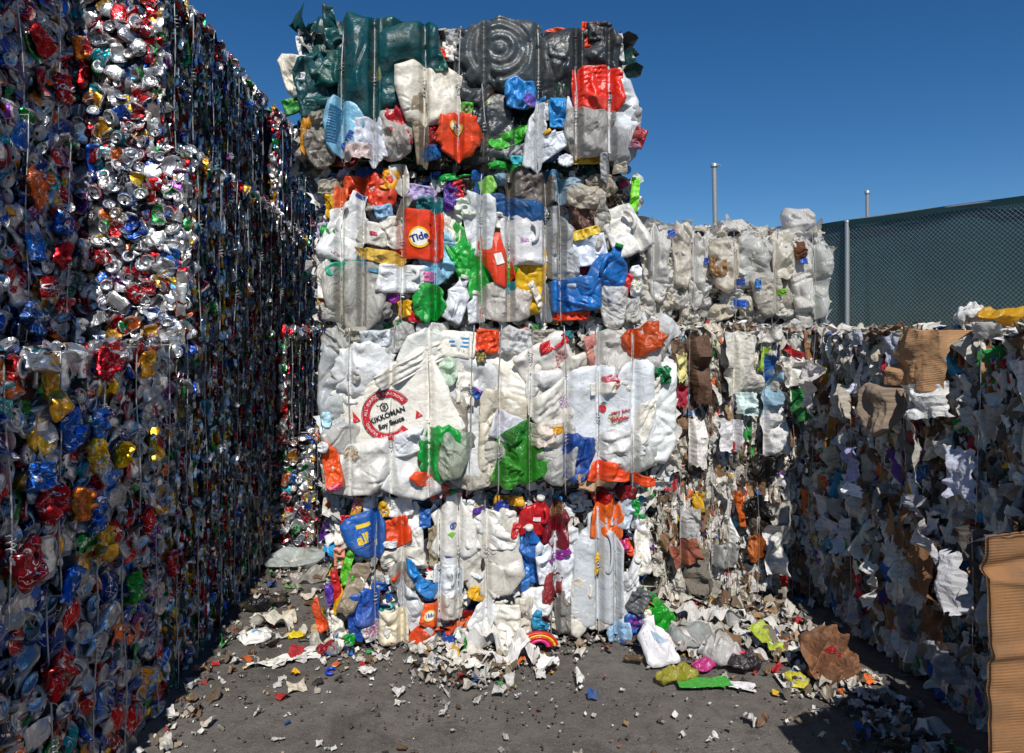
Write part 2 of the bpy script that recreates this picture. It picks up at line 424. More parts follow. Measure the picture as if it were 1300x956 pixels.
def b_paper(N, Lk, o, t):
    a = tintnode(N); p = placenode(N)
    # rows of printing in blocks
    sep = N("SeparateXYZ"); Lk(p.outputs['Vector'], sep.inputs[0])
    wv = N("Math", operation='MULTIPLY'); wv.inputs[1].default_value = 260.; Lk(sep.outputs[1], wv.inputs[0])
    sn = N("Math", operation='SINE'); Lk(wv.outputs[0], sn.inputs[0])
    mp = N("Mapping"); mp.inputs['Scale'].default_value = (1.0, .2, 1.0); Lk(p.outputs['Vector'], mp.inputs['Vector'])
    n1 = N("TexNoise", i_Scale=160., i_Detail=2.); Lk(mp.outputs[0], n1.inputs['Vector'])
    blk = N("TexVoronoi", i_Scale=11.); Lk(p.outputs['Vector'], blk.inputs['Vector'])
    s2 = N("SeparateColor"); Lk(blk.outputs['Color'], s2.inputs[0])
    on = N("Math", operation='GREATER_THAN'); on.inputs[1].default_value = .45; Lk(s2.outputs[0], on.inputs[0])
    a1 = N("Math", operation='GREATER_THAN'); a1.inputs[1].default_value = .2; Lk(sn.outputs[0], a1.inputs[0])
    a2 = N("Math", operation='GREATER_THAN'); a2.inputs[1].default_value = .5; Lk(n1.outputs[0], a2.inputs[0])
    m1 = N("Math", operation='MULTIPLY'); Lk(a1.outputs[0], m1.inputs[0]); Lk(a2.outputs[0], m1.inputs[1])
    m2 = N("Math", operation='MULTIPLY'); Lk(m1.outputs[0], m2.inputs[0]); Lk(on.outputs[0], m2.inputs[1])
    m3 = N("Math", operation='MULTIPLY'); m3.inputs[1].default_value = .3; Lk(m2.outputs[0], m3.inputs[0])
    c = mixc(N, Lk, m3.outputs[0], a.outputs['Color'], (.12, .11, .12, 1))
    n2 = N("TexNoise", i_Scale=14., i_Detail=6., i_Roughness=.7); Lk(p.outputs['Vector'], n2.inputs['Vector'])
    c = mixc(N, Lk, ramp(N, Lk, n2.outputs[0], .5, .75, 0., .6), c, (.16, .12, .08, 1))
    b = N("BsdfPrincipled"); Lk(c, b.inputs['Base Color']); b.inputs['Roughness'].default_value = .8
    v = N("TexVoronoi", feature='DISTANCE_TO_EDGE', i_Scale=30.); Lk(p.outputs['Vector'], v.inputs['Vector'])
    bp = N("Bump", i_Strength=.6, i_Distance=.01); Lk(v.outputs[0], bp.inputs['Height']); Lk(bp.outputs[0], b.inputs['Normal'])
    Lk(b.outputs[0], o.inputs[0])
M_PA = mat("waste_paper", b_paper)

def b_card(N, Lk, o, t):
    a = tintnode(N); p = placenode(N)
    mp = N("Mapping"); mp.inputs['Scale'].default_value = (.15, 1.0, 1.0); Lk(p.outputs['Vector'], mp.inputs['Vector'])
    n1 = N("TexNoise", i_Scale=25., i_Detail=6.); Lk(mp.outputs[0], n1.inputs['Vector'])
    sep = N("SeparateXYZ"); Lk(p.outputs['Vector'], sep.inputs[0])
    ad = N("Math", operation='MULTIPLY_ADD'); ad.inputs[1].default_value = .004; Lk(n1.outputs[0], ad.inputs[0]); Lk(sep.outputs[1], ad.inputs[2])
    wv = N("Math", operation='MULTIPLY'); wv.inputs[1].default_value = 850.; Lk(ad.outputs[0], wv.inputs[0])
    sn = N("Math", operation='SINE'); Lk(wv.outputs[0], sn.inputs[0])
    n2 = N("TexNoise", i_Scale=6., i_Detail=8., i_Roughness=.7); Lk(p.outputs['Vector'], n2.inputs['Vector'])
    c = mixc(N, Lk, ramp(N, Lk, n2.outputs[0], .4, .7, 0., .75), a.outputs['Color'], (.13, .075, .04, 1))
    b = N("BsdfPrincipled"); Lk(c, b.inputs['Base Color']); b.inputs['Roughness'].default_value = .85
    n6 = N("TexNoise", i_Scale=9., i_Detail=5., i_Roughness=.7); Lk(p.outputs['Vector'], n6.inputs['Vector'])
    mk_ = N("Math", operation='MULTIPLY'); Lk(sn.outputs[0], mk_.inputs[0]); Lk(ramp(N, Lk, n6.outputs[0], .42, .62), mk_.inputs[1])
    ad2 = N("Math", operation='MULTIPLY_ADD'); ad2.inputs[1].default_value = 6.; Lk(n6.outputs[0], ad2.inputs[0]); Lk(mk_.outputs[0], ad2.inputs[2])
    bp = N("Bump", i_Strength=.35, i_Distance=.0016); Lk(ad2.outputs[0], bp.inputs['Height'])
    bp2 = N("Bump", i_Strength=.25, i_Distance=.01); Lk(n1.outputs[0], bp2.inputs['Height']); Lk(bp.outputs[0], bp2.inputs['Normal'])
    Lk(bp2.outputs[0], b.inputs['Normal']); Lk(b.outputs[0], o.inputs[0])
M_CB = mat("cardboard", b_card)

def b_can(N, Lk, o, t):
    a = tintnode(N); p = placenode(N)
    sep = N("SeparateXYZ"); Lk(p.outputs['Vector'], sep.inputs[0])
    # printed swooshes: pale bands on the painted wall only (painted = odd z)
    md = N("Math", operation='MODULO'); md.inputs[1].default_value = 2.; Lk(sep.outputs[2], md.inputs[0])
    n1 = N("TexNoise", i_Scale=20., i_Detail=1.0, i_Distortion=.6); Lk(p.outputs['Vector'], n1.inputs['Vector'])
    b1 = N("Math", operation='COMPARE'); b1.inputs[1].default_value = .5; b1.inputs[2].default_value = .005; Lk(n1.outputs[0], b1.inputs[0])
    n2 = N("TexNoise", i_Scale=34., i_Detail=4., i_Roughness=.7); Lk(p.outputs['Vector'], n2.inputs['Vector'])
    b2 = N("Math", operation='GREATER_THAN'); b2.inputs[1].default_value = .60; Lk(n2.outputs[0], b2.inputs[0])
    mx = N("Math", operation='MAXIMUM'); Lk(b1.outputs[0], mx.inputs[0]); Lk(b2.outputs[0], mx.inputs[1])
    mm = N("Math", operation='MULTIPLY'); Lk(mx.outputs[0], mm.inputs[0]); Lk(md.outputs[0], mm.inputs[1])
    c = mixc(N, Lk, mm.outputs[0], a.outputs['Color'], (.75, .75, .77, 1))
    n3 = N("TexNoise", i_Scale=18., i_Detail=5.); Lk(p.outputs['Vector'], n3.inputs['Vector'])
    c = mixc(N, Lk, ramp(N, Lk, n3.outputs[0], .55, .8, 0., .75), c, (.05, .04, .035, 1))
    b = N("BsdfPrincipled"); Lk(c, b.inputs['Base Color']); b.inputs['Metallic'].default_value = .85
    Lk(ramp(N, Lk, n3.outputs[0], .3, .7, .22, .5), b.inputs['Roughness'])
    n4 = N("TexNoise", i_Scale=45., i_Detail=2., i_Distortion=.5); Lk(p.outputs['Vector'], n4.inputs['Vector'])
    bp = N("Bump", i_Strength=.7, i_Distance=.006); Lk(n4.outputs[0], bp.inputs['Height']); Lk(bp.outputs[0], b.inputs['Normal'])
    Lk(b.outputs[0], o.inputs[0])
M_CAN = mat("crushed_can_metal", b_can)

def b_wire(N, Lk, o, t):
    b = N("BsdfPrincipled"); b.inputs['Base Color'].default_value = (.42, .41, .40, 1); b.inputs['Metallic'].default_value = .6; b.inputs['Roughness'].default_value = .42
    n = N("TexNoise", i_Scale=60., i_Detail=3.); g = N("NewGeometry"); Lk(g.outputs['Position'], n.inputs['Vector'])
    c = mixc(N, Lk, ramp(N, Lk, n.outputs[0], .5, .65, 0., .6), (.5, .5, .5, 1), (.2, .16, .13, 1)); Lk(c, b.inputs['Base Color'])
    Lk(b.outputs[0], o.inputs[0])
M_WI = mat("baling_wire", b_wire)

def core_mat(name, cols, scale, metal=0.):
    def f(N, Lk, o, t):
        g = N("TexCoord")
        mp = N("Mapping"); Lk(g.outputs['Object'], mp.inputs['Vector'])
        v = N("TexVoronoi", i_Scale=scale, i_Randomness=1.); Lk(mp.outputs[0], v.inputs['Vector'])
        s2 = N("SeparateColor"); Lk(v.outputs['Color'], s2.inputs[0])
        r = N("ValToRGB"); r.color_ramp.interpolation = 'CONSTANT'
        e = r.color_ramp.elements
        for i, c in enumerate(cols):
            if i < 2: el = e[i]; el.position = i/len(cols)
            else: el = e.new(i/len(cols))
            el.color = (*[float(x) for x in lin(c)], 1)
        Lk(s2.outputs[0], r.inputs[0])
        n = N("TexNoise", i_Scale=8., i_Detail=6.); Lk(g.outputs['Object'], n.inputs['Vector'])
        c = mixc(N, Lk, ramp(N, Lk, n.outputs[0], .35, .65, .3, .95), r.outputs[0], (.03, .026, .022, 1))
        b = N("BsdfPrincipled"); Lk(c, b.inputs['Base Color']); b.inputs['Metallic'].default_value = metal; b.inputs['Roughness'].default_value = .6
        bp = N("Bump", i_Strength=1., i_Distance=.03); Lk(v.outputs[0], bp.inputs['Height']); Lk(bp.outputs[0], b.inputs['Normal'])
        Lk(b.outputs[0], o.inputs[0])
    return mat(name, f)
M_CORE_CAN = core_mat("packed_can_core", ['#555a60', '#39404a', '#5a1a1c', '#1c2c55', '#6a6d70', '#2a2a2c', '#7a7c80'], 22, .7)
M_CORE_PL = core_mat("packed_plastic_core", ['#6a675f', '#3b3a38', '#84827c', '#5a2a1c', '#24335a', '#2a3a2c', '#77736a'], 14)
M_CORE_PA = core_mat("packed_paper_core", ['#4a463e', '#33281c', '#5a564c', '#2a2a2e', '#3c3024', '#55524a'], 16)  # palette darkened: shade in the gaps between sheets is put into the colour

def b_ground(N, Lk, o, t):
    g = N("NewGeometry"); P = g.outputs['Position']
    n1 = N("TexNoise", i_Scale=1.3, i_Detail=8., i_Roughness=.65); Lk(P, n1.inputs['Vector'])
    n2 = N("TexNoise", i_Scale=14., i_Detail=8., i_Roughness=.75); Lk(P, n2.inputs['Vector'])
    n3 = N("TexNoise", i_Scale=180., i_Detail=3.); Lk(P, n3.inputs['Vector'])
    v = N("TexVoronoi", i_Scale=55.); Lk(P, v.inputs['Vector'])
    c = mixc(N, Lk, ramp(N, Lk, n1.outputs[0], .3, .7), (.10, .09, .08, 1), (.19, .17, .15, 1))
    c = mixc(N, Lk, ramp(N, Lk, n2.outputs[0], .45, .7, 0., .75), c, (.062, .052, .043, 1))
    n9 = N("TexNoise", i_Scale=3.5, i_Detail=5., i_Roughness=.6, i_Distortion=.8); Lk(P, n9.inputs['Vector'])
    c = mixc(N, Lk, ramp(N, Lk, n9.outputs[0], .52, .66, 0., .65), c, (.05, .042, .034, 1))
    c = mixc(N, Lk, ramp(N, Lk, n3.outputs[0], .58, .72, 0., .7), c, (.32, .30, .27, 1))
    c = mixc(N, Lk, ramp(N, Lk, v.outputs[0], .12, .04, 0., .4), c, (.35, .33, .3, 1))
    b = N("BsdfPrincipled"); Lk(c, b.inputs['Base Color']); b.inputs['Roughness'].default_value = .9
    ad = N("Math", operation='MULTIPLY_ADD'); ad.inputs[1].default_value = .3; Lk(n3.outputs[0], ad.inputs[0]); Lk(n2.outputs[0], ad.inputs[2])
    bp = N("Bump", i_Strength=.8, i_Distance=.02); Lk(ad.outputs[0], bp.inputs['Height']); Lk(bp.outputs[0], b.inputs['Normal'])
    Lk(b.outputs[0], o.inputs[0])
M_GR = mat("dirty_concrete", b_ground)

def flat_mat(name, c, rough=.5, metal=0.):
    def f(N, Lk, o, t):
        n = N("TexNoise", i_Scale=30., i_Detail=4.); g = N("TexCoord"); Lk(g.outputs['Object'], n.inputs['Vector'])
        b = N("BsdfPrincipled"); cc = [float(x) for x in lin(c)]
        k = mixc(N, Lk, ramp(N, Lk, n.outputs[0], .4, .8, 0., .35), (*cc, 1), (*[x*.45 for x in cc], 1)); Lk(k, b.inputs['Base Color'])
        b.inputs['Roughness'].default_value = rough; b.inputs['Metallic'].default_value = metal
        Lk(b.outputs[0], o.inputs[0])
    return mat(name, f)
M_GALV = flat_mat("galvanised_steel", '#a9abab', .45, .5)
M_LINK = flat_mat("chain_link_wire", '#e4eae8', .45, .2)

# ------------------------------------------------------------------ the ground
gx = np.concatenate([[-400, -100, -30, -10], np.linspace(-4, 6, 80), [12, 30, 100, 400]])
gy = np.concatenate([[-200, -40, -8], np.linspace(-1, 9, 80), [14, 30, 100, 700]])
GX, GY = np.meshgrid(gx, gy, indexing='ij')
GZ = .012*np.sin(GX*1.7+.4)*np.sin(GY*1.3)-.012
g = Geo(); g.add(np.stack([GX, GY, GZ], -1).reshape(-1, 3), gridq(len(gx), len(gy)), (1, 1, 1))
tag(g.build("ground", M_GR, origin=(0, 0, 0)), None, None, kind="structure")

# ------------------------------------------------------------------ bales
class Face:
    """a side of a bale in the bale's local frame: point = o + u*U + v*Z + n*N ; u in 0..w, v in 0..h"""
    def __init__(s, o, U, Nn, w, h, wires, wn=.02):
        s.o = np.array(o, float); s.U = np.array(U, float); s.N = np.array(Nn, float); s.W = np.cross(s.N, s.U)
        s.w = w; s.h = h; s.wires = wires; s.wn = wn
    def put(s, V):           # V in (u, v, n)
        V = V.copy()
        if s.wires is not None and len(s.wires):
            du = np.min(np.abs(V[:, 0:1]-np.array(s.wires)[None, :]), 1)
            lim = s.wn+1.5*np.maximum(du-.004, 0)
            over = V[:, 2]-lim
            V[:, 2] = np.where(over > 0, lim+np.minimum(over*.62, .075)*np.clip((du-.004)/.022, 0, 1)**1.3, V[:, 2])
        return s.o+V[:, 0:1]*s.U+V[:, 1:2]*s.W+V[:, 2:3]*s.N

def core_box(name, sx, sy, sz, m, parent, rng, rough=.02, inset=.035):
    g = Geo(); n = 14
    hx, hy = sx/2-inset, sy/2-inset
    for (o, U, W, wu, wv) in (((-hx, -hy, 0), (1, 0, 0), (0, 0, 1), 2*hx, sz), ((hx, hy, 0), (-1, 0, 0), (0, 0, 1), 2*hx, sz),
                          ((hx, -hy, 0), (0, 1, 0), (0, 0, 1), 2*hy, sz), ((-hx, hy, 0), (0, -1, 0), (0, 0, 1), 2*hy, sz),
                          ((-hx, -hy, sz-.02), (1, 0, 0), (0, 1, 0), 2*hx, 2*hy), ((-hx, hy, 0.005), (1, 0, 0), (0, -1, 0), 2*hx, 2*hy)):
        o = np.array(o, float); U = np.array(U, float); W = np.array(W, float); Nn = np.cross(U, W)
        a, b = np.meshgrid(np.linspace(0, 1, n*2), np.linspace(0, 1, n), indexing='ij')
        ed = (np.minimum(np.minimum(a, 1-a), np.minimum(b, 1-b)) > .001)
        d = np.abs(rng.normal(0, rough, a.shape))*ed*(1 if abs(Nn[2]) < .5 else .3)
        if Nn[2] < -.5: d = d*0
        V = o+a[..., None]*wu*U+b[..., None]*wv*W+d[..., None]*Nn
        g.add(V.reshape(-1, 3), gridq(n*2, n), (1, 1, 1))
    return g.build(name, m, parent, origin=(0, 0, 0), smooth=False)

def add_wires(face_list, parent, r=.0032, top=None):
    """one wire per position: runs up the face and tucks over the top and under the bottom"""
    for f, depth in face_list:
        for u in f.wires:
            n = 24; v = np.linspace(-.005, f.h+.005, n)
            rr = np.random.default_rng(int(u*1e4) % 99991)
            uu = u+.006*np.sin(v*7+u*9)+(v-f.h/2)*rr.normal(0, .028)
            nn = np.full(n, f.wn+.003)+.004*np.sin(v*11+u*17)
            P = np.stack([uu, v, nn], 1)
            P = np.concatenate([[[uu[0], -.004, -depth]], [[uu[0], -.004, -.02]], P, [[uu[-1], f.h+.004, -.02]], [[uu[-1], f.h+.004, -depth]]])
            W = f.o+P[:, 0:1]*f.U+P[:, 1:2]*f.W+P[:, 2:3]*f.N
            g = tube(W, r)
            if rr.random() < .7:      # the twisted tie
                k = rr.uniform(.2, .8)*f.h; tt = np.linspace(0, 1, 14)
                K = np.stack([u+.012*np.sin(tt*18)+.0*tt, k+tt*.05, f.wn+.010+.012*np.cos(tt*18)], 1)
                g.merge(tube(f.o+K[:, 0:1]*f.U+K[:, 1:2]*f.W+K[:, 2:3]*f.N, r*.8))
            g.build("wire", M_WI, parent)

def place_in(f, g, u, v, n, R):
    def fn(V): return f.put((V @ R.T)+np.array([u, v, n]))
    return g.map(fn)

# ------------------------------------------------------------------ lettering
def text_geo(txt, size, bold=0.0, color=(0, 0, 0), shear=0.0, space=1.0, m=0):
    c = bpy.data.curves.new("t", 'FONT'); c.body = txt; c.size = size; c.offset = bold; c.shear = shear; c.space_character = space
    c.align_x = 'CENTER'; c.align_y = 'CENTER'; c.resolution_u = 3
    o = bpy.data.objects.new("t", c); col.objects.link(o)
    dg = bpy.context.evaluated_depsgraph_get()
    me = o.evaluated_get(dg).to_mesh()
    V = np.array([v.co[:] for v in me.vertices]); T = []; 
    me.calc_loop_triangles()
    T = np.array([t.vertices[:] for t in me.loop_triangles])
    o.evaluated_get(dg).to_mesh_clear(); bpy.data.objects.remove(o); bpy.data.curves.remove(c)
    g = Geo()
    if len(V): g.add(V, None, lin(color), None, T, m)
    return g
def arc_text(txt, R, a0, a1, size, color):
    g = Geo(); n = len(txt)
    for i, ch in enumerate(txt):
        if ch == ' ': continue
        a = a0+(a1-a0)*i/max(1, n-1)
        t = text_geo(ch, size, .0, color)
        c, s_ = math.cos(a-math.pi/2), math.sin(a-math.pi/2)
        t.map(lambda V: np.stack([V[:, 0]*c-V[:, 1]*s_+R*math.cos(a), V[:, 0]*s_+V[:, 1]*c+R*math.sin(a), V[:, 2]], 1))
        g.merge(t)
    return g
def disc_geo(r0, r1, color, a0=0, a1=2*math.pi, n=40, sy=1., nr=4, z=0.):
    th = np.linspace(a0, a1, n); rr = np.linspace(r0, r1, nr)
    X = np.cos(th)[:, None]*rr; Y = np.sin(th)[:, None]*rr*sy
    g = Geo(); g.add(np.stack([X, Y, np.full_like(X, z)], -1).reshape(-1, 3), gridq(n, nr), lin(color)); return g
def poly_geo(pts, color, z=0.):
    """a filled flat patch as a small grid from 4 corners"""
    P = np.array(pts, float); a = np.linspace(0, 1, 9)
    A, B = np.meshgrid(a, a, indexing='ij')
    V = (1-A)[..., None]*(1-B)[..., None]*P[0]+A[..., None]*(1-B)[..., None]*P[1]+A[..., None]*B[..., None]*P[2]+(1-A)[..., None]*B[..., None]*P[3]
    V = np.concatenate([V, np.full(V.shape[:2]+(1,), z)], -1)
    g = Geo(); g.add(V.reshape(-1, 3), gridq(9, 9), lin(color)); return g
def star_geo(pts, color, z=0.):
    P = np.array(pts, float); n = len(P)
    V = np.concatenate([[P.mean(0)], P]); V = np.concatenate([V, np.full((n+1, 1), z)], 1)
    g = Geo(); g.add(V, None, lin(color), None, [(0, 1+i, 1+(i+1) % n) for i in range(n)]); return g
def shift(g, dx=0, dy=0, rot=0, s=1):
    c, sn = math.cos(rot)*s, math.sin(rot)*s
    return g.map(lambda V: np.stack([V[:, 0]*c-V[:, 1]*sn+dx, V[:, 0]*sn+V[:, 1]*c+dy, V[:, 2]], 1))

def dec_tide(k=1.0, word="Tide"):
    g = disc_geo(0, .052*k, '#f2c21a'); g.merge(disc_geo(0, .042*k, '#f5f0e6', z=.0006)); g.merge(shift(text_geo(word, .05*k, .002*k, '#1b2f86'), 0, 0, .12).map(lambda V: V+[0, 0, .0012])); return g
def dec_kikkoman():
    g = disc_geo(.092, .126, '#c01a2c', .25, 2*math.pi-.95, 60)
    g.merge(disc_geo(.128, .131, '#3a3a3a', .25, 2*math.pi-.95, 60))
    g.merge(disc_geo(.088, .0905, '#7a1420', .25, 2*math.pi-.95, 60))
    g.merge(arc_text("ALL PURPOSE SEASONING", .1085, 2.75, .45, .021, '#f0e8e0').map(lambda V: V+[0, 0, .0012]))
    g.merge(arc_text("NATURALLY BREWED", .1085, 5.05, 3.2, .019, '#f0e8e0').map(lambda V: V+[0, 0, .0012]))
    hexa = disc_geo(.018, .024, '#222222', 0, 2*math.pi, 7, nr=2); shift(hexa, 0, .045, .5); g.merge(hexa)
    h2 = disc_geo(.004, .010, '#222222', 0, 2*math.pi, 7, nr=2); shift(h2, 0, .045, .5); g.merge(h2)
    g.merge(shift(text_geo("KIKKOMAN", .036, .0012, '#1a1a1a'), .0, .0))
    g.merge(shift(text_geo("Soy Sauce", .034, .0014, '#1a1a1a'), .004, -.042))
    g.merge(shift(star_geo([(-.02, -.03), (.02, -.03), (0, .03)], '#d0202c'), -.155, .055, 0))
    g.merge(shift(star_geo([(-.02, -.016), (.02, -.016), (0, .02)], '#d0202c'), .145, -.05, 0))
    return g
def dec_all():
    g = poly_geo([(-.055, -.04), (.035, -.035), (.035, .045), (-.05, .05)], '#1d56a8')
    g.merge(shift(text_geo("all", .068, .003, '#e6c52a'), -.012, -.005).map(lambda V: V+[0, 0, .0012]))
    g.merge(poly_geo([(-.03, .05), (.04, .045), (.04, .065), (-.03, .07)], '#e6c52a'))
    return g
def dec_berry():
    g = star_geo([(.018*math.cos(a), .02*math.sin(a)-.004) for a in np.linspace(0, 6, 10)], '#c8202a'); shift(g, -.06, .05)
    g.merge(shift(star_geo([(-.015, .0), (.0, .008), (.02, .002), (.005, .018)], '#2a7a50', .001), -.055, .066))
    g.merge(shift(text_geo("very juicy", .026, .0008, '#c4303a'), .03, .025, .1)); g.merge(shift(text_geo("Singles", .034, .001, '#c4303a'), .02, -.01, .1))
    return g
def dec_bluebadge():
    g = disc_geo(.012, .017, '#1d4fa0'); g.merge(disc_geo(.0, .007, '#1d4fa0')); g.merge(shift(star_geo([(-.02, .0), (.0, .01), (.022, .0), (.006, -.02)], '#7cbf2e'), -.01, -.04)); return g
def dec_patch(c, w_, h_):
    return lambda: poly_geo([(-w_, -h_), (w_, -h_*.9), (w_*.9, h_), (-w_, h_*.9)], c)
def dec_bluestripes():
    g = Geo()
    for i in range(3): g.merge(poly_geo([(-.06+.01*i, .03-.02*i), (.05, .03-.02*i), (.05, .036-.02*i), (-.06+.01*i, .037-.02*i)], '#2a86c8'))
    g.merge(shift(text_geo("18 LB", .018, 0, '#555555'), .01, -.03)); return g
def dec_yellowmark():
    g = shift(text_geo("8", .06, .004, '#e2b714'), 0, .03); g.merge(poly_geo([(-.016, -.05), (.016, -.05), (.018, -.01), (-.018, -.008)], '#e2b714')); g.merge(poly_geo([(-.014, -.065), (.014, -.065), (.014, -.056), (-.014, -.056)], '#222222')); return g
def dec_redwords(txt, size=.03, c='#c01c28'):
    return lambda: text_geo(txt, size, size*.02, c)
def dec_slats():
    g = Geo()
    for i in range(13): g.merge(poly_geo([(-.03, -.09+.014*i), (.03, -.09+.014*i), (.03, -.083+.014*i), (-.03, -.083+.014*i)], '#2a6f96'))
    shift(g, -.045, .0, 0); g.merge(shift(text_geo("Arm", .05, .002, '#2b4a9a'), .03, -.06, 1.2)); return g
def dec_coke():
    g = text_geo("Coca-Cola", .03, .0007, '#f2f2f2', shear=.35, space=.85); return shift(g, 0, 0, math.pi/2*0)
def dec_pepsi():
    g = disc_geo(0, .021, '#e8e8ea'); 
    t = np.linspace(0, math.pi, 18)
    up = [(.021*math.cos(a), .021*math.sin(a)) for a in t if math.sin(a) > .25]
    g.merge(star_geo(up+[(-.01, .001), (.0, .004), (.012, .008)], '#c8202c', .0006))
    lo = [(.021*math.cos(a), -.021*math.sin(a)) for a in t if math.sin(a) > .25]
    g.merge(star_geo(lo+[(-.01, -.006), (.0, -.004), (.012, -.002)], '#1c3f9a', .0006)); return g

MATS = {'p': M_PL, 'f': M_FI, 'a': M_PA, 'c': M_CB}
def build_sheet(parent, f, rng, u, v, w_, h_, rot, shape, color, mk, n, name, tilt, label, kw):
    S = max(w_, h_)
    g = sheet(rng, w_*1.12, h_*1.12, 30, 30, amp=S*(.19 if mk == 'a' else .10), nf=7, curl=rng.uniform(.05, .25), ragged=.05 if shape == 'rect' else .13, fine=S*.004, color=lin(color))
    R = rotm(rng.normal(0, tilt), rng.normal(0, tilt), math.radians(rot))
    place_in(f, g, u, v, n+.02, R)
    o = g.build(name, MATS[mk], parent, smooth=False)
    if label: o["label"] = label
    return o
def build_item(parent, f, rng, u, v, w_, h_, rot, shape, color, mk, T, n, name, decal=None, tilt=.12, hi=True, label=None, world=None, **kw):
    """one crushed item on bale face f; decal (if any) follows its surface as a child"""
    par = dict(T=T)
    if mk == 'f': par.update(fold=.05*max(w_, h_)+.006, nf=6, fine=.012*min(1, max(w_, h_)/.15), dents=2, jit=.09, edge=3)
    elif mk == 'a': par.update(fold=.025, nf=8, fine=.003, jit=.12, edge=6)
    else: par.update(fold=min(.11*max(w_, h_), .022)+.002, nf=6, dents=4, jit=.10, fine=.0042*min(1, max(w_, h_)/.18), creases=6)
    if mk == 'p' and 'edge' not in kw: par.update(T=T*.62, edge=8)
    if decal is not None: par.update(fine=0., creases=0, dents=0, fold=par['fold']*.45)
    par.update(kw)
    if mk in 'ac' and not kw.get('pillow'):
        return build_sheet(parent, f, rng, u, v, w_, h_, rot, shape, color, mk, n, name, tilt, label, kw)
    par.pop('pillow', None)
    P = Pillow(rng, w_, h_, shape, **par)
    S = max(w_, h_)
    N = 52 if decal is not None else 20 if S < .1 else (32 if S < .22 else 48)
    if mk == 'f': N = int(N*1.35)
    R = rotm(rng.normal(0, tilt), rng.normal(0, tilt), math.radians(rot))
    g = P.geo(lin(color), N)
    place_in(f, g, u, v, n, R)
    o = g.build(name, MATS[mk], parent)
    if label: o["label"] = label
    def tr(V): return f.put((V @ R.T)+np.array([u, v, n]))-np.array(o.location)
    if mk == 'p' and shape in ('bottle', 'jug') and h_ > .09:
        r = min(.021, .16*w_+.004); th = np.linspace(0, 2*math.pi, 16, endpoint=False)
        yy = np.array([0, .001, .017, .019, .019]); rr = np.array([.9, 1, 1, .9, .02])*r
        x0_ = .07*w_/2 if shape == 'jug' else 0.
        V = np.stack([rr[None]*np.cos(th)[:, None]+x0_, np.tile(yy, (16, 1))+h_/2*.97, rr[None]*np.sin(th)[:, None]+P.T*.4], -1).reshape(-1, 3)
        cg = Geo(); cg.add(V, gridq(16, 5, wrap=True), lin(CAPC[rng.integers(len(CAPC))])); cg.map(tr); cg.build("cap", M_PL, o, origin=(0, 0, 0))
    if mk == 'p' and w_ > .13 and shape in ('jug', 'rect', 'bottle') and name in ('crushed_jug',):
        t_ = np.linspace(0, math.pi, 12); sx_ = rng.choice([-1, 1])
        pts = np.stack([sx_*(w_*.18+.11*w_*np.sin(t_)), h_*.12+h_*.17*np.cos(t_), P.T+.006+.022*np.sin(t_)], 1)
        hg = tube(pts, .011, 8); hg.C = [np.tile(lin(color), (len(q), 1)) for q in hg.V]; hg.map(tr); hg.build("handle", M_PL, o, origin=(0, 0, 0))
    if decal is not None:
        d = decal()
        def fn(V):
            z = P.hf(V[:, 0], V[:, 1], 1)
            W = np.stack([V[:, 0], V[:, 1], z], 1)
            A = f.put((W @ R.T)+np.array([u, v, n]))+f.N*(.006+V[:, 2:3]*1.2)
            return A-np.array(o.location)
        d.map(fn)
        d.build("printed_mark", M_INK, o, origin=(0, 0, 0), smooth=False)
    return o
def b_ink(N, Lk, o, t):
    a = tintnode(N); b = N("BsdfPrincipled"); g = N("NewGeometry")
    n = N("TexNoise", i_Scale=90., i_Detail=4.); Lk(g.outputs['Position'], n.inputs['Vector'])
    c = mixc(N, Lk, ramp(N, Lk, n.outputs[0], .58, .72, 0., .6), a.outputs['Color'], (.6, .58, .54, 1))
    Lk(c, b.inputs['Base Color']); b.inputs['Roughness'].default_value = .5; Lk(b.outputs[0], o.inputs[0])
M_INK = mat("printed_ink", b_ink)

CAPC = ['#d8d6d0', '#1b56a8', '#c01820', '#d8421a', '#0f8a3a', '#e2dfd8', '#2b8fc4', '#d8a416']
WHITES = ['#e0ddd5', '#d6d3c8', '#e8e6e1', '#ccc8be', '#e2e1de', '#c2beb4', '#d4dade']
VIV = ['#d8421a', '#c01820', '#1b56a8', '#0f8a3a', '#d8a416', '#2b8fc4', '#5a2a8c', '#e0601a', '#7ab42a', '#8a1220', '#1f2f6a', '#c8b8d8', '#1a9a8c', '#2a2a2c', '#6a4630', '#dc3c70']

def scraps(f, rng, count, cols, parent, name, mk='p', size=(.02, .09), depth=(-.03, .02), tiltmax=1.2, res=6, aspect=(.4, 1.4), vrange=None, amp=.25, mats=None, edgeon=None, over=.01):
    g = Geo()
    cl = [lin(c) for c in cols]
    for i in range(count):
        s_ = rng.uniform(*size)*(.7+.6*rng.random()); hh = s_*rng.uniform(*aspect)
        c = cl[rng.integers(len(cl))]*rng.uniform(.75, 1.05)
        sh = sheet(rng, s_, hh, res, res, amp=s_*amp, nf=4, curl=rng.uniform(0, .35), ragged=.22, color=np.clip(c, 0, 1))
        u = rng.uniform(-over, f.w+over); v = rng.uniform(0, f.h) if vrange is None else rng.uniform(*vrange)
        n = rng.uniform(*depth)
        if edgeon is None: R = rotm(rng.uniform(-tiltmax, tiltmax), rng.uniform(-tiltmax, tiltmax), rng.uniform(0, 6.28))
        else: R = rotm(rng.normal(0, .25), edgeon+rng.normal(0, .3), rng.normal(0, .3)) 
        place_in(f, sh, u, v, n, R); g.merge(sh)
    o = g.build(name, mats or MATS[mk], parent, origin=(0, 0, 0), smooth=False)
    o["kind"] = "stuff"
    return o

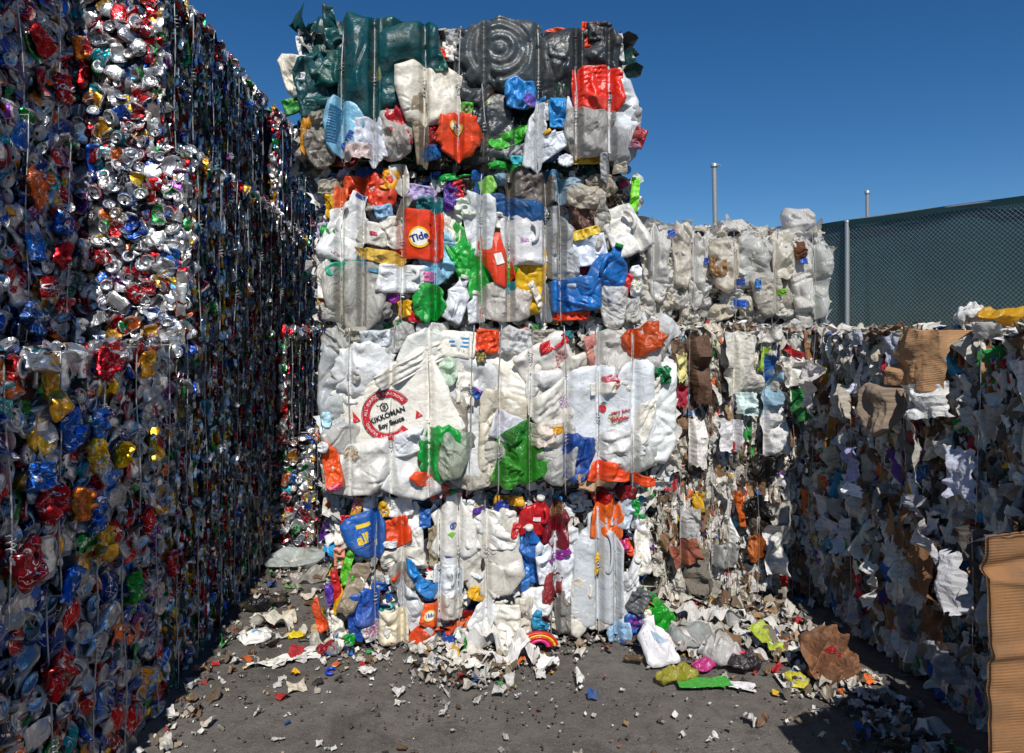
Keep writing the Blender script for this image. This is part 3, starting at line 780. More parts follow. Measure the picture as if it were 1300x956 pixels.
def make_bale(name, label, cat, group, cx, cy, z, sx, sy, sz, yaw, core, rng):
    """cx, cy = plan centre; z = underside. returns the empty and its four side faces"""
    b = empty(name, (cx, cy, z), yaw); tag(b, label, cat, group)
    core_box("core", sx, sy, sz, core, b, rng)
    hx, hy = sx/2, sy/2
    F = {'front': Face((-hx, -hy, 0), (1, 0, 0), (0, -1, 0), sx, sz, None),
         'right': Face((hx, -hy, 0), (0, 1, 0), (1, 0, 0), sy, sz, None),
         'left': Face((-hx, hy, 0), (0, -1, 0), (-1, 0, 0), sy, sz, None),
         'back': Face((hx, hy, 0), (-1, 0, 0), (0, 1, 0), sx, sz, None),
         'top': Face((-hx, -hy, sz), (1, 0, 0), (0, 0, 1), sx, sy, None)}
    for f in F.values(): f.wires = []
    # cross(N,U) must be +Z for the sides
    for k in ('front', 'right', 'left', 'back'):
        if F[k].W[2] < 0: F[k].W = -F[k].W
    F['top'].W = np.array([0, 1., 0])
    return b, F

# ================================================================== LEFT WALL: baled drink cans
CANC = ['#a3121c', '#b0161e', '#8e1018', '#b51a22', '#9a1a20', '#163c8e', '#1b4fa6', '#12306e', '#2465b8', '#1d4a9a', '#c9ccd0', '#b9bcc2', '#d2d4d8', '#989ca2',
        '#c88a1a', '#d6a81c', '#1d7a3a', '#2a8f3e', '#7a1622', '#3a3d44', '#8f9298', '#d0601a', '#6a2a7c', '#1f8f9a', '#cfcfcf', '#a8abb0', '#d8d8dc']
CANL = [lin(c) for c in CANC]
def can_bale(label, x0, x1, y0, y1, z0, z1, seed, style, front=False, wires=7, yaw=0.0, vis=(0, 1)):
    """x1 is the aisle face (+x). style 'flat': can walls face the aisle; 'edge': pressed edges face the aisle"""
    rng = np.random.default_rng(seed)
    cx, cy = (x0+x1)/2, (y0+y1)/2; sx, sy, sz = x1-x0, y1-y0, z1-z0
    b, F = make_bale("can_bale", label, "can bale", "bales of crushed drink cans in the left wall", cx, cy, z0, sx, sy, sz, yaw, M_CORE_CAN, rng)
    fr = F['right']; fr.wires = list(np.linspace(.1, sy-.1, wires)+rng.normal(0, .02, wires)); fr.wn = .022
    if front: F['front'].wires = list(np.linspace(.15, sx-.08, 5)) if style == 'flatfront' else []
    spots = []
    def rnd_can_R(face, st):
        if st == 'flat':
            return rotm(rng.normal(0, .28), rng.normal(0, .28), rng.uniform(0, 6.28))
        if st == 'end':
            return rotm(math.pi/2+rng.normal(0, .35), rng.normal(0, .35), 0) if rng.random() < .5 else rotm(-math.pi/2+rng.normal(0, .35), rng.normal(0, .35), 0)
        # edge on: thin direction runs along the bale
        return rotm(0, 0, 0)
    def cell_fill(face, st, cell, depth, layer):
        nu = int(face.w/cell); nv = int(face.h/cell*1.02)
        for i in range(nu):
            for j in range(nv):
                u = (i+.5+rng.uniform(-.42, .42))*face.w/nu; v = (j+.5+rng.uniform(-.42, .42)+(.5 if i % 2 else 0)*.6)*face.h/nv
                v = min(max(v, .02), face.h-.015)
                n = rng.uniform(*depth)
                if u < .05 or u > face.w-.05: n -= .012
                P = face.o+u*face.U+v*face.W+n*face.N+np.array([cx, cy, z0])
                px, py, dz = project(P)
                inf = (-60 < px < 1360) and (-60 < py < 1016) and dz > .3
                spots.append((face, st, u, v, n, dz if inf else 99, layer, P))
    if style == 'flat':
        cell_fill(fr, 'mix', .058, (-.024, .008), 1); cell_fill(fr, 'mix', .05, (-.06, -.03), 0)
    else:
        pass
    if front:
        cell_fill(F['front'], 'mixf', .045, (-.04, .014), 1); cell_fill(F['front'], 'mixf', .045, (-.055, -.03), 0)
    spots_top = [s for s in spots if s[6] == 1 and s[5] < 90]
    if front: spots_top = [s for s in spots_top if s[7][0] > -1.72] if style != 'flat' else spots_top
    spots_top.sort(key=lambda s: s[5])
    lead = set(id(s) for s in spots_top[:100])
    rest = Geo(); nlead = 0
    for s in spots:
        face, st, u, v, n, dz, layer, P = s
        k = id(s) in lead
        if not k and dz > 90 and (layer == 0 or rng.random() < .35): continue
        mode = 'end' if rng.random() < (.30 if st == 'mix' else .42) else 'side'
        c = CANL[rng.integers(len(CANL))] if rng.random() < .9 else SILVER*.95
        if st == 'mixf' and rng.random() < .12: c = lin('#d4d4d6')
        near = dz < 4.2
        g = can_geo(rng, c, mode, 16 if near else 10, 6 if near else 3, detail=near)
        if mode == 'side': R = rotm(rng.normal(0, .2), rng.normal(0, .2), rng.uniform(0, 6.28))
        else: R = rotm(rng.choice([1, -1])*math.pi/2+rng.normal(0, .4), rng.normal(0, .4), rng.uniform(0, 6.28)) 
        if mode == 'end': R = rotm(0, 0, rng.uniform(0, 6.28)) @ rotm(rng.choice([1, 1, -1])*math.pi/2+rng.normal(0, .35), 0, 0) @ rotm(0, rng.uniform(0, 6), 0)
        sc_ = rng.uniform(.92, 1.12) if st == 'mix' else rng.uniform(.72, .95)
        place_in(face, g, u, v, n, R*sc_)
        if k: g.build("crushed_can", M_CAN, b)
        else: rest.merge(g)
    # pressed edges: thousands of thin folded strips standing in layers
    def edge_fill(face, cnt, res=(4, 7)):
        nlead = 0; e = []
        for i in range(cnt):
            u = rng.uniform(0, face.w); v = rng.uniform(0, face.h); n = rng.uniform(-.03, .016)
            e.append((u, v, n))
        P = np.array([face.o+u*face.U+v*face.W+n*face.N for u, v, n in e])+np.array([cx, cy, z0])
        _, _, dz = project(P)
        bigi = set(np.argsort(dz)[:60].tolist()) if True else set()
        for i, (u, v, n) in enumerate(e):
            c = CANL[[0, 1, 2, 3, 4, 6, 13, 14, 15, 16, 17, 20][rng.integers(12)]]*rng.uniform(.8, 1.2) if rng.random() < .42 else np.array([.72, .69, .64])*rng.uniform(.55, 1.15)
            w_ = rng.uniform(.02, .055); h_ = rng.uniform(.045, .15)
            big = i in bigi
            if big and rng.random() < .5: w_, h_ = .06, .11
            sh = sheet(rng, w_, h_, 5 if big else res[0], 9 if big else res[1], amp=.02, nf=4, ragged=.2, fine=.0016, color=c)
            # strips lie in the plane normal to the pressing direction (u), tilted a little
            R = rotm(0, 0, rng.normal(0, .12)) @ rotm(rng.normal(0, .08), math.pi/2+rng.normal(0, .34), 0)
            place_in(face, sh, u, v, n-w_*.25, R)
            if big: sh.build("crushed_can", M_CAN, b)
            else: rest.merge(sh)
    if style == 'edge' or style == 'edgefar':
        edge_fill(fr, int(sy*sz*(2100 if style == 'edge' else 1500)))
        # some whole cans sticking out of the pressed face
        for i in range(int(24*sy*sz)):
            u = rng.uniform(.03, fr.w-.03); v = rng.uniform(.03, fr.h-.02)
            if rng.random() < .35: v = fr.h-rng.uniform(0, .04)
            g = can_geo(rng, CANL[rng.integers(len(CANL))], 'side' if rng.random() < .6 else 'end', 12, 4, detail=False)
            place_in(fr, g, u, v, rng.uniform(-.02, .01), rotm(rng.uniform(0, 6), rng.normal(0, .5), rng.uniform(0, 6)))
            if i < 30: g.build("crushed_can", M_CAN, b)
            else: rest.merge(g)
    # the top edge fringe
    for i in range(int(90*sy)):
        f = F['top']; u = f.w-abs(rng.normal(0, .12)); v = rng.uniform(0, f.h)
        if z1 < 2.0 and rng.random() < .6: continue
        sh = sheet(rng, rng.uniform(.03, .07), rng.uniform(.04, .12), 4, 5, amp=.02, nf=3, ragged=.2, color=CANL[rng.integers(len(CANL))]*.8) if rng.random() < .75 else can_geo(rng, CANL[rng.integers(len(CANL))], 'side', 10, 3, detail=False)
        place_in(f, sh, u, v, rng.uniform(-.03, .004), rotm(rng.uniform(-.6, .6), rng.uniform(-.6, .6), rng.uniform(0, 6)))
        rest.merge(sh)
    o = rest.build("packed_cans", M_CAN, b, origin=(0, 0, 0), smooth=True); o["kind"] = "stuff"
    add_wires([(fr, .3)], b, r=.0026)
    return b

# lower levels stand at x = -1.18; the nearest upper pair is set back to x = -1.62
can_bale("shaded can bale on the ground at the left edge of the picture, nearest the camera", -2.3, -1.19, 1.25, 3.03, 0, .79, 11, 'flat')
can_bale("second-level can bale at the left edge, flattened cans above the nearest ground bale", -2.3, -1.17, 1.28, 3.05, .80, 1.52, 12, 'flat')
can_bale("third-level can bale at the left edge, set back, with a bright orange can", -2.75, -1.60, 1.3, 3.14, 1.55, 2.40, 13, 'flat')
can_bale("topmost can bale at the left edge, cut off by the top of the picture", -2.75, -1.63, 1.3, 3.12, 2.41, 3.22, 14, 'flat')
can_bale("ground-level can bale in the middle of the left wall, dark side with wires", -2.3, -1.21, 3.10, 4.88, 0, .79, 21, 'edge', front=False)
can_bale("second-level can bale in the middle of the left wall under the sunlit cans", -2.3, -1.19, 3.11, 4.90, .80, 1.54, 22, 'edge')
can_bale("third-level can bale with a narrow sunlit front of silver cans, below the topmost one", -2.3, -1.16, 3.20, 5.00, 1.555, 2.39, 23, 'edge', front=True)
can_bale("top-level can bale with a sunlit front of silver and red cans against the sky", -2.3, -1.29, 3.22, 5.02, 2.41, 3.21, 24, 'edge', front=True)
can_bale("far ground-level can bale by the plastic stack, sticking out with a lit end", -2.2, -.95, 5.0, 6.7, 0, .79, 31, 'edgefar', front=True)
can_bale("far second-level can bale half hidden behind the white plastic bale", -2.2, -1.12, 4.93, 6.7, .80, 1.57, 32, 'edgefar')
can_bale("far third-level can bale at the end of the left wall", -2.3, -1.20, 5.06, 6.85, 1.58, 2.38, 33, 'edgefar')
can_bale("far top-level can bale against the sky beside the plastic stack", -2.3, -1.22, 5.08, 6.88, 2.40, 3.18, 34, 'edgefar')

# ------------------------------------------------------------------ placing by what the photograph shows on a bale's own face
def face_uv(b, f, px, py):
    """the point of the face plane that is seen at a photograph pixel, and metres per pixel there"""
    M = b.matrix_basis
    o = np.array(M @ Vector(f.o)); U = np.array((M.to_3x3() @ Vector(f.U))); W = np.array((M.to_3x3() @ Vector(f.W))); Nn = np.array((M.to_3x3() @ Vector(f.N)))
    C = np.array([0, 0, CAMH]); d = ray(px, py)
    t = np.dot(o-C, Nn)/np.dot(d, Nn); P = C+d*t
    _, _, dz = project(P)
    return np.dot(P-o, U), np.dot(P-o, W), dz/FPX

def hero_list(b, f, rng, items, n0=-.005, dn=.0035, depth_cap=.07, scale=1.07):
    for i, it in enumerate(items):
        px, py, wp, hp, rot, shape, color, mk, T, lay, name = it[:11]
        kw = it[11] if len(it) > 11 else {}
        kw = dict(kw)
        u, v, k = face_uv(b, f, px, py)
        n = n0+lay*.018+rng.uniform(0, .006)+kw.pop('dn', 0)
        c_ = lin(color); wh = c_.min() > .35
        color = np.clip(c_*rng.uniform(.82 if wh else .85, 1.05)*(1+np.array([1, .3, -1])*rng.normal(0, .045 if wh else .01)), 0, .86)
        build_item(b, f, rng, u, v, wp*k*scale, hp*k*scale, rot, shape, color, mk, T, n, name, **kw)

def auto_fill(b, f, rng, cell, cols, kinds, n=(-.03, .005), smax=.9, skip=None, names=None, cap=99):
    nu = max(1, int(f.w/cell)); nv = max(1, int(f.h/cell)); c = 0; L = []
    for i in range(nu):
        for j in range(nv): L.append((i, j))
    rng.shuffle(L)
    for i, j in L:
        if c >= cap: break
        u = (i+.5+rng.uniform(-.4, .4))*f.w/nu; v = (j+.5+rng.uniform(-.4, .4))*f.h/nv
        v = min(max(v, .03), f.h-.03)
        w_ = cell*rng.uniform(.8, 1.7); h_ = cell*rng.uniform(.8, 1.9)
        mk, shapes, nm = kinds[rng.integers(len(kinds))]
        color = cols[rng.integers(len(cols))]
        shape = shapes[rng.integers(len(shapes))]
        build_item(b, f, rng, u, v, w_, h_, rng.uniform(0, 360), shape, color, mk, rng.uniform(.012, .035), rng.uniform(*n), nm, tilt=.35)
        c += 1

KP = [('p', ['jug', 'bottle', 'rect'], 'crushed_bottle'), ('p', ['rect', 'shield', 'tee'], 'crushed_tub'), ('p', ['shard', 'shield'], 'plastic_scrap'), ('f', ['shard', 'tee', 'rect'], 'film_wad')]

def plastic_bale(label, px0, px1, zb, zt, Y, depth, seed, cols, heroes, wires_px, cell=.11, fillcap=60, bias=.0, yaw=0.0, wn=.03):
    rng = np.random.default_rng(seed)
    P0 = on_y(px0, 415, Y); P1 = on_y(px1, 415, Y)
    sx = P1[0]-P0[0]; cx = (P0[0]+P1[0])/2; cy = Y+depth/2; sz = zt-zb
    b, F = make_bale("plastic_bale", label, "plastic bale", "bales of the middle plastic stack", cx, cy, zb, sx, depth, sz, yaw, M_CORE_PL, rng)
    f = F['front']; f.wn = wn
    f.wires = [face_uv(b, f, x, 415)[0] for x in wires_px]
    scraps(f, rng, 900, cols, b, "small_scraps", 'p', size=(.03, .10), depth=(-.035, .018), res=7)
    for side in ('left', 'right', 'back'):
        F[side].wires = []
        scraps(F[side], rng, 420, cols, b, "side_scraps", 'p', size=(.05, .17), depth=(-.035, .02), res=7)
    scraps(F['top'], rng, 260, cols, b, "top_scraps", 'p', size=(.05, .15), depth=(-.02, .012), tiltmax=.35, res=6)
    auto_fill(b, f, rng, .085, cols, KP, cap=75, n=(-.035, -.008))
    hero_list(b, f, rng, heroes)
    for i in range(38):
        c_ = cols[rng.integers(len(cols))]; q_ = rng.random()
        build_item(b, f, rng, rng.uniform(.02, f.w-.02), rng.uniform(.03, f.h-.03), rng.uniform(.025, .07), rng.uniform(.03, .10), rng.uniform(0, 360), ['shard', 'tee', 'rect', 'bottle'][rng.integers(4)], c_, 'p' if q_ < .6 else 'f', .014, rng.uniform(.015, .06), "plastic_scrap", tilt=.5)
    for side in ('left', 'right'):
        auto_fill(b, F[side], rng, .15, cols, KP, cap=26, n=(-.06, -.02))
    add_wires([(f, .35)], b, r=.0034)
    return b, F

# ================================================================== MIDDLE STACK, from the ground up
COLA = WHITES*7+VIV
O = '#e04a1c'; RED = '#c81a24'; BLU = '#1a5cae'; LBL = '#8cc4dc'; GRN = '#12963a'; DGR = '#0d6a3a'; TEAL = '#1a8f96'; YEL = '#dca818'; W1 = '#e6e5e0'; W2 = '#dad8d0'; W3 = '#ccc9c0'; LAV = '#b7a6d2'; PUR = '#4f2a8c'; BLK = '#1c1c1e'; TAN = '#b5a68f'; BRN = '#6a5446'; MAR = '#6e0c1e'; GRY = '#7d7d7c'
L1 = [
 (467,675,50,56,18,'shield',BLU,'p',.045,4,'crushed_jug',dict(decal=dec_all,label='blue detergent jug with yellow lettering')),
 (503,672,42,38,15,'shard',O,'p',.03,3,'crushed_bottle'), (523,668,28,78,8,'tee',W1,'p',.02,2,'plastic_scrap'), (505,640,40,26,0,'shard',W1,'p',.02,3,'plastic_scrap'),
 (455,640,13,26,-15,'shard',YEL,'p',.012,4,'plastic_scrap'), (488,643,14,20,20,'shard',YEL,'p',.012,4,'plastic_scrap'), (471,641,20,26,0,'shield','#c8cdd4','p',.02,3,'crushed_bottle'),
 (576,662,52,74,0,'bottle',W1,'p',.04,3,'crushed_bottle',dict(decal=dec_bluebadge,label='white bottle with a blue badge and green leaf')),
 (512,705,56,26,2,'rect',W2,'p',.03,3,'crushed_tub'), (441,655,13,12,0,'rect',RED,'p',.01,4,'plastic_scrap'), (432,668,12,40,0,'bottle',W1,'p',.02,2,'crushed_bottle'),
 (433,703,13,26,0,'rect','#e8a080','p',.012,3,'crushed_bottle'), (448,712,20,48,-18,'cres','#5db82a','p',.02,4,'plastic_scrap'),
 (451,740,24,64,-20,'shard',TAN,'f',.02,5,'rag'), (430,742,9,52,8,'rect',RED,'p',.012,4,'plastic_scrap'), (421,748,13,25,0,'shield',PUR,'p',.015,4,'crushed_bottle'),
 (409,775,17,42,8,'cres','#e2521c','p',.02,3,'crushed_bottle'), (453,778,16,58,4,'rect','#1c4a9c','p',.02,4,'crushed_bottle'), (469,765,27,46,-4,'rect','#1f55aa','p',.03,4,'crushed_bottle'),
 (447,803,15,14,0,'shield',GRN,'p',.015,5,'plastic_scrap'), (446,816,13,16,0,'shield','#16304a','p',.015,5,'crushed_bottle'), (432,795,16,44,15,'bottle',W1,'p',.02,3,'crushed_bottle'),
 (620,695,78,112,6,'tee',W2,'p',.022,3,'crushed_tub',dict(ribs=(2.3,.022,.0012,-.7,.7),dents=2)), (623,668,60,46,-2,'rect',W1,'p',.018,4,'plastic_scrap',dict(dents=1)),
 (537,728,24,60,28,'cres','#1d7cc4','p',.022,5,'crushed_jug'), (516,728,34,46,20,'tee','#c9bda6','f',.02,4,'rag'), (524,765,27,84,24,'bottle','#d0cdc6','p',.03,5,'crushed_bottle'),
 (546,770,20,26,-12,'rect','#e8581a','p',.015,6,'crushed_bottle',dict(decal=lambda: dec_tide(.55),label='orange detergent bottle with blue lettering')),
 (549,792,58,24,18,'cres','#d8481c','p',.022,5,'crushed_bottle'),
 (569,733,36,38,0,'rect',W2,'p',.03,4,'crushed_jug'), (571,765,32,34,0,'rect',W3,'p',.03,4,'crushed_jug'), (570,700,24,34,5,'rect',W1,'p',.02,3,'crushed_bottle',dict(decal=dec_patch(PUR,.018,.008))),
 (500,790,36,40,2,'rect','#d8cfb8','p',.03,5,'crushed_tub',dict(ribs=(1.57,.03,.0015,-.8,.8))), (478,795,34,26,10,'shard',W3,'p',.02,4,'plastic_scrap'), (540,808,44,14,12,'shard','#d8d2c2','p',.02,5,'plastic_scrap'),
 (606,746,26,16,-20,'cres',YEL,'p',.014,5,'plastic_scrap'), (614,772,28,46,-22,'bottle','#dfe3e8','p',.025,5,'crushed_bottle'), (638,785,40,44,-6,'rect',W2,'p',.03,4,'crushed_bottle',dict(ribs=(1.57,.035,.002,-.8,.8))),
 (679,652,38,48,-6,'jug',RED,'p',.028,4,'crushed_jug',dict(decal=dec_patch('#e8e8ea',.02,.012),label='red and white jug')), (703,661,32,60,-4,'bottle',MAR,'p',.03,5,'crushed_bottle',dict(label='dark red bottle')),
 (707,700,28,10,30,'rect','#8a2a8c','p',.01,5,'plastic_scrap'), (716,690,40,44,12,'shield',W1,'p',.022,3,'crushed_tub'),
 (673,700,30,76,4,'bottle','#1b66b4','p',.028,4,'crushed_bottle'), (688,708,22,54,6,'tee',W1,'p',.02,5,'plastic_scrap'), (665,712,12,60,0,'rect','#2b6cb4','p',.02,3,'plastic_scrap'),
 (697,741,26,38,-20,'shield','#b43a40','f',.02,5,'film_wad'), (726,738,50,76,10,'shard',W1,'p',.022,3,'crushed_tub'), (652,668,10,20,-20,'shield',RED,'p',.012,5,'plastic_scrap'),
 (755,712,62,128,0,'bottle',W2,'p',.035,4,'crushed_jug',dict(decal=dec_yellowmark,label='large white jug with a yellow mark')), (733,760,26,72,-4,'tee',W2,'p',.03,5,'crushed_bottle'), (760,760,30,64,-10,'shard',W2,'p',.025,5,'crushed_bottle'),
 (768,652,38,54,-4,'jug','#e2661e','p',.03,4,'crushed_jug',dict(label='orange jug')), (760,626,30,18,0,'shield',RED,'f',.02,5,'film_wad'), (790,622,28,18,10,'shield','#a01226','f',.02,5,'film_wad'),
 (788,645,24,40,-20,'bottle','#c8d6e0','p',.02,4,'crushed_bottle'), (802,640,10,20,0,'shield',GRN,'p',.012,5,'plastic_scrap'), (808,650,16,40,0,'bottle',W1,'p',.02,3,'crushed_bottle'),
 (811,688,20,66,0,'bottle',W1,'p',.024,4,'crushed_bottle'), (793,690,12,24,30,'shield',O,'p',.014,4,'plastic_scrap'), (806,705,14,22,0,'rect','#a08a6a','p',.014,4,'plastic_scrap'),
 (786,748,30,88,-20,'bottle','#e0e2e2','p',.03,5,'crushed_bottle'), (803,752,22,30,-28,'rect','#55585c','p',.02,6,'crushed_tub',dict(ribs=(1.57,.02,.002,-.8,.8))),
 (803,782,30,28,10,'tee','#1c5ca8','p',.02,5,'crushed_tub'), (782,796,32,24,20,'shield','#9cc0dc','p',.02,6,'crushed_bottle'), (815,775,10,20,0,'shield',W1,'p',.012,6,'plastic_scrap'),
 (680,757,38,36,10,'tee',W1,'p',.024,4,'crushed_tub'), (684,778,22,26,0,'cres','#2a8cb4','p',.02,5,'crushed_tub'), (663,775,22,46,0,'rect','#cdc4b2','p',.02,4,'crushed_bottle'),
 (712,770,20,50,4,'bottle','#a8a49c','f',.02,4,'film_wad'), (645,632,36,12,-4,'rect','#d8a020','p',.012,3,'plastic_scrap'), (608,643,18,8,0,'rect',PUR,'p',.01,5,'plastic_scrap'), (636,640,18,22,0,'circle','#2a3a8c','p',.012,4,'plastic_scrap'),
 (545,628,44,8,2,'rect','#24509c','p',.012,3,'plastic_scrap'), (566,626,40,8,0,'rect',O,'p',.012,4,'plastic_scrap'), (540,655,14,22,0,'rect','#2a66b4','p',.014,3,'plastic_scrap'), (592,640,20,20,0,'shard',W1,'p',.02,3,'plastic_scrap'),
 (442,765,12,20,0,'shield','#1c3a6a','p',.014,3,'plastic_scrap'), (590,800,40,18,0,'shard',W2,'p',.02,3,'plastic_scrap'), (655,800,40,16,0,'shard',W3,'p',.02,3,'plastic_scrap'),
 (585,808,16,24,-25,'shard',GRN,'p',.012,6,'plastic_scrap'), (572,803,24,12,-20,'rect','#1f4a9c','p',.012,6,'plastic_scrap'), (490,685,30,8,0,'rect',W1,'p',.012,5,'plastic_scrap'),
 (550,690,10,50,0,'rect','#d8c8a8','f',.01,3,'film_wad'), (428,640,10,34,4,'rect','#c9cdd0','f',.012,4,'film_wad'),
]
bale1, F1 = plastic_bale("ground-level bale of mixed plastic bottles and jugs, mostly white, blue and orange, under the stack",
    424, 817, 0, .75, 3.5, 1.25, 101, COLA, L1, [478,511,558,582,617,703,757,779], cell=.1, fillcap=0)

L2 = [
 (432,437,46,40,-10,'tee','#d8d8d2','f',.03,2,'film_wad'), (478,430,38,22,0,'rect','#c3ccd4','p',.02,4,'crushed_tub'), (508,430,48,34,20,'shard',W3,'f',.02,3,'film_wad'), (455,425,30,20,0,'shield','#c8c4b8','f',.02,3,'film_wad'),
 (582,437,44,34,-5,'rect',W1,'p',.022,4,'crushed_tub',dict(decal=dec_bluestripes,label='white tub with blue stripes')), (617,433,28,28,-8,'rect',O,'p',.022,4,'crushed_bottle'), (610,452,13,18,0,'shard','#4a1a20','p',.014,5,'plastic_scrap'),
 (550,440,40,60,4,'rect',W1,'f',.02,2,'film_wad'), (655,432,44,34,0,'tee',W1,'f',.024,3,'film_wad'), (690,428,36,20,0,'shard',W3,'f',.02,3,'film_wad'), (715,425,24,10,0,'shard',TEAL,'f',.012,3,'film_wad'),
 (428,510,44,130,0,'shield','#dfe1de','f',.05,2,'film_wad'), (440,575,50,80,10,'shield','#dcdcd6','f',.05,3,'film_wad'),
 (552,475,86,120,-5,'tee','#e2e4dc','p',.03,3,'crushed_tub',dict(label='flattened white tub with a faint green tint')), (560,470,40,44,30,'shield','#c3dcc6','p',.012,4,'plastic_scrap',dict(label='pale green stained sheet',dn=.012)),
 (465,468,78,66,10,'circle',W1,'p',.035,4,'bucket_lid',dict(rings=(0,0,.3,.0,.1),dents=1,creases=2,label='white bucket lid with a small round spout')),
 (452,477,16,16,0,'circle','#a8a69e','p',.012,6,'spout',dict(rings=(0,0,.018,.002,.03))),
 (505,520,128,112,22,'rect',W1,'p',.035,4,'crushed_bucket',dict(decal=lambda: shift(dec_kikkoman(),-.045,.0,0,.98),dents=0,creases=0,fold=.004,ribs=(1.57,.028,.0035,.55,.95),label='crushed white bucket with a red ring emblem')),
 (525,462,90,22,28,'rect',W1,'p',.026,6,'bucket_rim',dict(ribs=(1.57,.03,.004,-.9,.9),dents=0)),
 (520,588,90,76,-10,'tee',W2,'p',.05,4,'crushed_bucket'), (455,592,92,62,8,'shield',W2,'p',.055,5,'crushed_bucket',dict(label='dirty white bucket bottom')), (510,560,70,30,16,'shard',W1,'p',.02,6,'plastic_scrap'),
 (600,525,64,150,2,'rect','#dedbd2','p',.03,3,'crushed_tub'), (655,470,70,90,-3,'tee','#e2dfd6','p',.03,3,'crushed_tub'), (636,555,54,110,-2,'rect','#dad7cc','p',.026,4,'crushed_tub'), (590,480,20,60,0,'rect',W1,'p',.02,4,'plastic_scrap'),
 (606,498,20,12,-30,'shard',BLU,'p',.008,5,'plastic_scrap'), (700,480,70,96,28,'rect','#e0dcd6','p',.032,3,'crushed_bucket'), (697,512,60,100,6,'tee','#dedbd4','p',.03,2,'crushed_tub'),
 (700,435,38,13,26,'rect',RED,'p',.014,5,'plastic_scrap'), (748,446,17,38,14,'rect','#d89486','f',.014,5,'film_wad',dict(label='white film with faded red print')),
 (705,455,30,20,20,'shard','#d9b0b0','f',.012,4,'film_wad'), (740,480,60,60,10,'shield',W2,'p',.035,3,'crushed_tub'),
 (726,520,86,84,36,'rect',W1,'p',.035,4,'crushed_bucket',dict(ribs=(1.57,.036,.0035,.3,.8),dents=1,label='ribbed white bucket side')),
 (775,525,104,128,6,'rect',W1,'p',.05,5,'crushed_bucket',dict(decal=dec_berry,dents=1,creases=3,label='white bucket printed with a red berry and red words')),
 (780,562,58,44,-4,'circle',W2,'p',.025,7,'bucket_base',dict(rings=(0,0,.05,.002,.07),dents=0,creases=2)), (778,488,74,15,6,'rect',W1,'p',.018,7,'bucket_rim',dict(dents=0)),
 (768,483,20,18,20,'shard','#c8606a','p',.008,8,'plastic_scrap'),
 (826,522,62,118,4,'shield','#dfe4e3','p',.06,4,'crushed_jug',dict(dents=1,label='bulging translucent white jug at the right edge')), (812,520,22,84,-12,'shard','#e6e2d6','p',.02,7,'plastic_scrap'), (800,575,70,40,12,'shield','#d2d8d8','f',.04,5,'film_wad'),
 (790,450,86,66,0,'tee','#e2e0da','f',.04,5,'film_wad'), (820,445,44,62,-10,'shield','#dcd8d0','f',.035,4,'film_wad'), (765,460,50,60,0,'shield','#e3e0d9','f',.03,4,'film_wad'),
 (808,430,52,36,28,'tee','#dc5a20','f',.03,7,'film_wad',dict(label='orange crumpled film')), (830,475,24,22,0,'shard',DGR,'p',.016,7,'crushed_bottle'),
 (563,570,58,66,10,'circle',GRN,'p',.035,7,'crushed_tub',dict(label='bright green round tub')), (576,572,42,58,-16,'shield','#b8c4b4','f',.03,8,'film_wad'), (549,603,50,22,-14,'cres',O,'p',.02,6,'plastic_scrap'), (540,585,12,34,10,'rect',O,'p',.014,6,'plastic_scrap'),
 (662,572,60,72,14,'tee','#3c9c30','f',.03,6,'foil_bag',dict(label='green foil bag')), (640,596,36,34,-30,'shard','#4aa43a','f',.02,7,'foil_bag'), (655,545,40,20,30,'shard','#2e8f34','f',.016,7,'foil_bag'), (640,540,40,36,-20,'shard','#dcdce4','p',.015,6,'plastic_scrap'),
 (702,572,56,70,0,'shield','#d6d4ce','f',.04,6,'film_wad'), (684,548,28,26,0,'tee','#d4ccc8','a',.02,8,'paper_wad'), (704,541,16,9,0,'rect','#d89a2a','p',.008,8,'plastic_scrap'),
 (727,577,42,58,-14,'tee','#1d4690','p',.03,7,'foil_bag',dict(label='shiny dark blue bag')), (748,604,40,20,0,'shard','#a88a6c','a',.014,6,'paper_wad'),
 (766,593,48,22,-4,'rect',O,'p',.022,8,'crushed_bottle'), (808,603,28,13,-14,'shard',O,'p',.014,8,'plastic_scrap'),
 (426,582,21,60,14,'bottle','#e0561e','p',.024,7,'crushed_bottle',dict(label='orange bottle at the left edge')), (417,561,13,13,0,'circle',W1,'p',.014,9,'bottle_cap'), (418,535,12,26,0,'shield','#a8d0e4','p',.014,5,'plastic_scrap'),
 (600,605,60,24,4,'shield','#dad6cc','f',.03,4,'film_wad'), (560,560,14,24,0,'shard',W2,'p',.014,5,'plastic_scrap'), (422,605,20,30,0,'shard',W2,'f',.02,4,'film_wad'), (625,585,30,60,-6,'tee','#d5d1c6','f',.03,4,'film_wad'),
 (582,530,22,50,0,'shard','#bcb8ae','f',.02,5,'film_wad'), (800,475,50,40,10,'shield','#e4e2dc','p',.03,5,'crushed_tub'), (842,500,18,50,4,'shield','#dfe4e3','p',.03,3,'crushed_tub'),
]
bale2, F2 = plastic_bale("second-level bale of white buckets and tubs with a red ring emblem, bulging to the right",
    420, 843, .765, 1.60, 3.46, 1.3, 102, WHITES*3+['#d8d4cc', '#b8b4aa', '#e04a1c', '#12963a'], L2, [447,498,545,597,632,671,715,755,798], cell=.14, fillcap=14, wn=.07)

